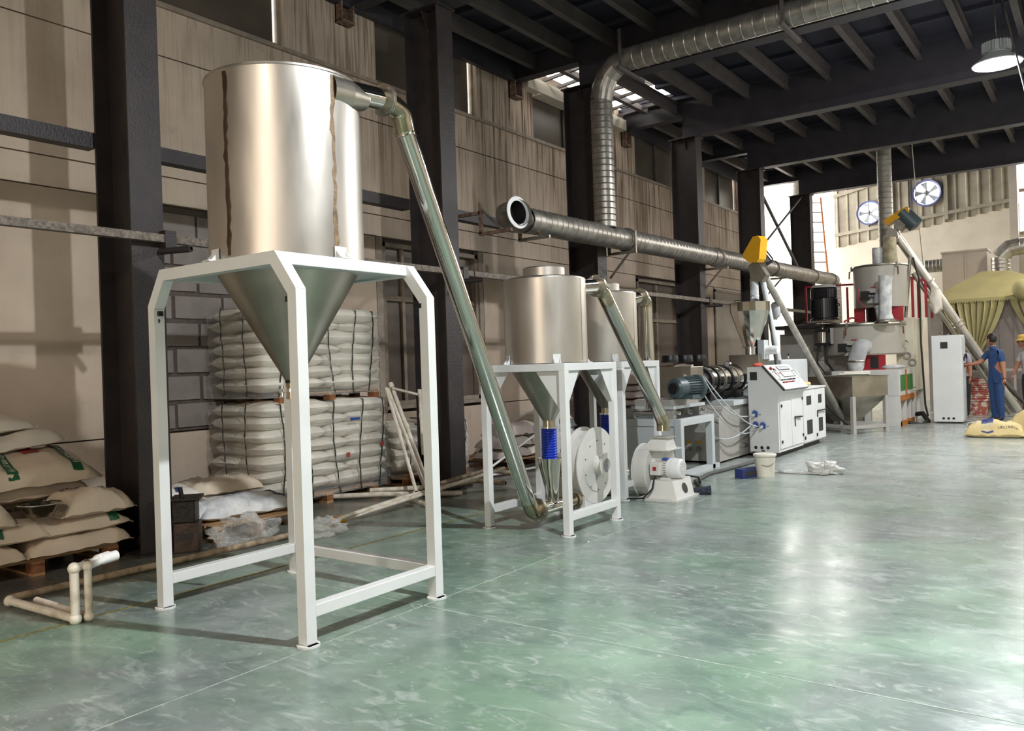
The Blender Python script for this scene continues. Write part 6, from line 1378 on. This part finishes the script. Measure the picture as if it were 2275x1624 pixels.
def head(t, c, yaw, hair=True, hat=None, hairm=HAIR, s=1.0):
    c = V(c); Rz = Matrix.Rotation(yaw, 4, 'Z'); T = Matrix.Translation(c) @ Rz @ Matrix.Scale(s, 4)
    def wf(d): # face forward = -y local
        f = 1.0
        if d.z < -.3: f *= 1-.18*max(0, -d.z-.3)*(1+.5*abs(d.x))
        if d.y < -.3 and abs(d.z) < .5: f *= 1.0-.04*abs(d.x)
        return f
    obj('head', MB().ball((0, 0, 0), (.074, .094, .115), 20, 16, warp=wf).ball((0, -.094, -.012), (.013, .022, .02), 8, 6).ball((0, -.088, -.052), (.026, .01, .008), 8, 6).ball((0, -.05, -.09), (.04, .04, .025), 10, 6)
        .ball((-.075, .005, -.01), (.012, .02, .032), 8, 6).ball((.075, .005, -.01), (.012, .02, .032), 8, 6).xf(T), SKIN, t)
    for sx in (-1, 1): obj('eye', MB().ball((sx*.03, -.086, .01), (.012, .007, .006), 8, 6).xf(T), HAIR, t)
    if hair:
        m = MB().ball((0, .012, .02), (.081, .098, .108), 20, 14)
        m.v = [V((p.x, p.y, p.z if not (p.y < -.03 and p.z < .065) else .065+(p.z-.065)*.05)) if p.y < -.02 else V((p.x, p.y, max(p.z, -.06))) for p in m.v]
        obj('hair', m.xf(T), hairm, t)
    if hat:
        obj('hat', MB().lathe((0, 0, .03), [(.15, -.012), (.155, -.005), (.1, .015), (.092, .03), (.095, .08), (.06, .115), (0, .12)], 28).xf(T), hat, t)
def fingers(t, wrist, direc, palm_n, s=1.0, curl=.5, mt=SKIN):
    w_ = V(wrist); d = V(direc).normalized(); n = V(palm_n); n = (n-d*n.dot(d)).normalized(); a = d.cross(n); m = MB()
    m.add(*[[w_+a*(x*.04*s)+n*(z*.013*s)+d*y*s for x, y, z in ((-.6,0,-1),(.6,0,-1),(.6,0,1),(-.6,0,1),(-1,.085,-1),(1,.085,-1),(1,.085,1),(-1,.085,1))], [(0,3,2,1),(4,5,6,7),(0,1,5,4),(1,2,6,5),(2,3,7,6),(3,0,4,7)]], sm=True)
    for k, L_ in enumerate((.068, .078, .072, .056)):
        b0 = w_+a*((k-1.5)*.021*s)+d*(.075*s); dd = d.copy(); pts = [b0]
        for j in range(3): dd = (dd+n*curl*.6).normalized(); pts.append(pts[-1]+dd*(L_*s*(.42, .33, .25)[j]))
        m.tube(pts, .009*s, 8, radii=[.010*s, .0095*s, .0085*s, .006*s])
    b0 = w_+a*(-.035*s)+d*(.02*s); m.tube([b0, b0+(d*.6-a*.7+n*.2).normalized()*.04*s, b0+(d*.9-a*.4+n*.4).normalized()*.075*s], .011*s, 8, radii=[.013*s, .011*s, .007*s])
    obj('hand', m, mt, t)
# man in blue workwear, back three-quarter to the camera, pointing left at the cabinet
gx, gy = -1.80, 18.72
def J(dx, dy, z): return (gx+dx, gy+dy, z)
B = {'pelvis': (J(0, 0, .95), .165, .13), 'waist': (J(-.0, 0, 1.10), .155, .125), 'chest': (J(.0, .01, 1.30), .175, .13), 'neckb': (J(-.02, .0, 1.47), .10, .085), 'neck': (J(-.035, -.01, 1.55), .052, .052),
     'shL': (J(-.12, .10, 1.42), .075, .07), 'elL': (J(-.27, .02, 1.20), .05, .05), 'wrL': (J(-.48, -.04, 1.17), .029, .027),
     'shR': (J(.10, -.12, 1.42), .08, .075), 'elR': (J(.14, -.17, 1.12), .052, .05), 'wrR': (J(.17, -.24, .87), .029, .027),
     'hipL': (J(-.07, .06, .88), .10, .10), 'knL': (J(-.06, .08, .49), .075, .075), 'anL': (J(-.05, .12, .09), .06, .06), 'toL': (J(-.17, .04, .04), .04, .035),
     'hipR': (J(.06, -.06, .88), .105, .10), 'knR': (J(.06, -.06, .49), .08, .08), 'anR': (J(.08, -.03, .09), .065, .065), 'toR': (J(-.05, -.12, .04), .042, .035)}
BN = [('pelvis', 'waist'), ('waist', 'chest'), ('chest', 'neckb'), ('neckb', 'neck'), ('chest', 'shL'), ('shL', 'elL'), ('elL', 'wrL'), ('chest', 'shR'), ('shR', 'elR'), ('elR', 'wrR'),
      ('pelvis', 'hipL'), ('hipL', 'knL'), ('knL', 'anL'), ('anL', 'toL'), ('pelvis', 'hipR'), ('hipR', 'knR'), ('knR', 'anR'), ('anR', 'toR')]
def reg1(c, b, f):
    if 'to' in b[1] or c.z < .075: return 2
    if b[1] == 'neck' and f > .25: return 1
    if b[0] in ('elL', 'elR'): return 1
    if b[0] in ('shL', 'shR') and f > .72: return 1
    return 0
t = person('person', 'man in blue short-sleeved workwear reaching toward the tall white cabinet', B, BN, [UNIF, SKIN, SHOE], reg1, (gx, gy, 0))
head(t, J(-.06, -.02, 1.655), radians(-125))
fingers(t, J(-.48, -.04, 1.17), (-1, -.1, 0), (0, 0, -1), 1.0, .35); fingers(t, J(.17, -.24, .87), (.1, -.2, -1), (-1, .3, 0), 1.0, .7)
obj('collar', MB().lathe(J(-.03, -.005, 1.49), [(.085, -.02), (.075, .03), (.068, .03), (.075, -.02)], 20), UNIF, t); obj('trouser_pocket', MB().box((gx-.02, gy-.165, .8), (gx+.1, gy-.155, .92)), UNIF, t)
tag(obj('phone', MB().box((gx-.66, gy-.07, 1.14), (gx-.57, gy-.05, 1.16)), SCREEN), 'glowing torch tip held at the tall cabinet by the man in blue', 'torch')
ub = V(J(.16, -.27, .83)); ue = ub+V((.42, -.02, -.55)); t = thing('umbrella', 'folded dark umbrella held low by the man in blue', 'umbrella', tuple(ub))
obj('canopy', MB().tube([ub+(ue-ub)*.05, ub+(ue-ub)*.3, ub+(ue-ub)*.75, ue], .03, 10, radii=[.03, .05, .035, .008]), mat('black_gold_cloth', '3b3527', .5, var=.3, scale=20, col2='1a1712'), t); obj('handle', MB().tube([ub-(ue-ub)*.12, ub+(ue-ub)*.06], .012, 8), BLACK, t)
# person in yellow hat
gx, gy = -1.30, 19.5
B2 = {'pelvis': (J(0, 0, .93), .15, .12), 'waist': (J(0, 0, 1.08), .14, .11), 'chest': (J(-.01, 0, 1.28), .16, .12), 'neckb': (J(-.03, .0, 1.43), .09, .08), 'neck': (J(-.06, -.01, 1.50), .05, .05),
      'shL': (J(-.13, .06, 1.36), .07, .065), 'elL': (J(-.20, .0, 1.10), .045, .045), 'wrL': (J(-.27, -.06, .92), .028, .026),
      'shR': (J(.10, -.10, 1.38), .072, .07), 'elR': (J(.05, -.25, 1.32), .048, .046), 'wrR': (J(.0, -.16, 1.56), .03, .028),
      'hipL': (J(-.06, .05, .86), .09, .09), 'knL': (J(-.06, .05, .48), .065, .065), 'anL': (J(-.07, .06, .09), .05, .05), 'toL': (J(-.2, .0, .04), .038, .033),
      'hipR': (J(.06, -.05, .86), .09, .09), 'knR': (J(.06, -.05, .48), .07, .07), 'anR': (J(.05, -.02, .09), .05, .05), 'toR': (J(-.08, -.08, .04), .038, .033)}
def reg2(c, b, f):
    if 'to' in b[1] or c.z < .07: return 3
    if b[1] == 'neck' and f > .3: return 1
    if b[0] in ('elL', 'elR'): return 1
    if b[0] in ('shL', 'shR') and f > .6: return 1
    return 2 if c.z < .93 else 0
t = person('person', 'person in a yellow bucket hat, grey shirt and black trousers at the right edge', B2, BN, [SHIRTG, SKIN, TROUB, SHOE], reg2, (gx, gy, 0))
head(t, J(-.08, -.02, 1.60), radians(-80), True, HATY)
obj('glasses', MB().bar(J(-.18, -.06, 1.615), J(-.17, .02, 1.615), .01, .02), BLACK, t)
fingers(t, J(-.27, -.06, .92), (-.3, -.1, -1), (1, 0, 0), .95, .5); fingers(t, J(.0, -.16, 1.56), (-.2, .25, 1), (-.6, .6, 0), .95, .5)
# person behind the cabinet
gx, gy = -2.50, 19.8
B3 = {k: ((V(v[0])-V((-1.30, 19.5, 0))+V((gx, gy, 0))), v[1], v[2]) for k, v in B2.items()}
B3['elR'] = (J(.14, -.12, 1.1), .045, .045); B3['wrR'] = (J(.15, -.2, .88), .028, .026)
t = person('person', 'person in a lilac shirt mostly hidden behind the tall white cabinet', B3, BN, [SHIRTL, SKIN, TROUB, SHOE], reg2, (gx, gy, 0))
head(t, J(-.08, -.02, 1.60), radians(-60)); fingers(t, J(.15, -.2, .88), (0, -.1, -1), (-1, 0, 0), .95, .5); fingers(t, J(-.27, -.06, .92), (-.3, -.1, -1), (1, 0, 0), .95, .5)
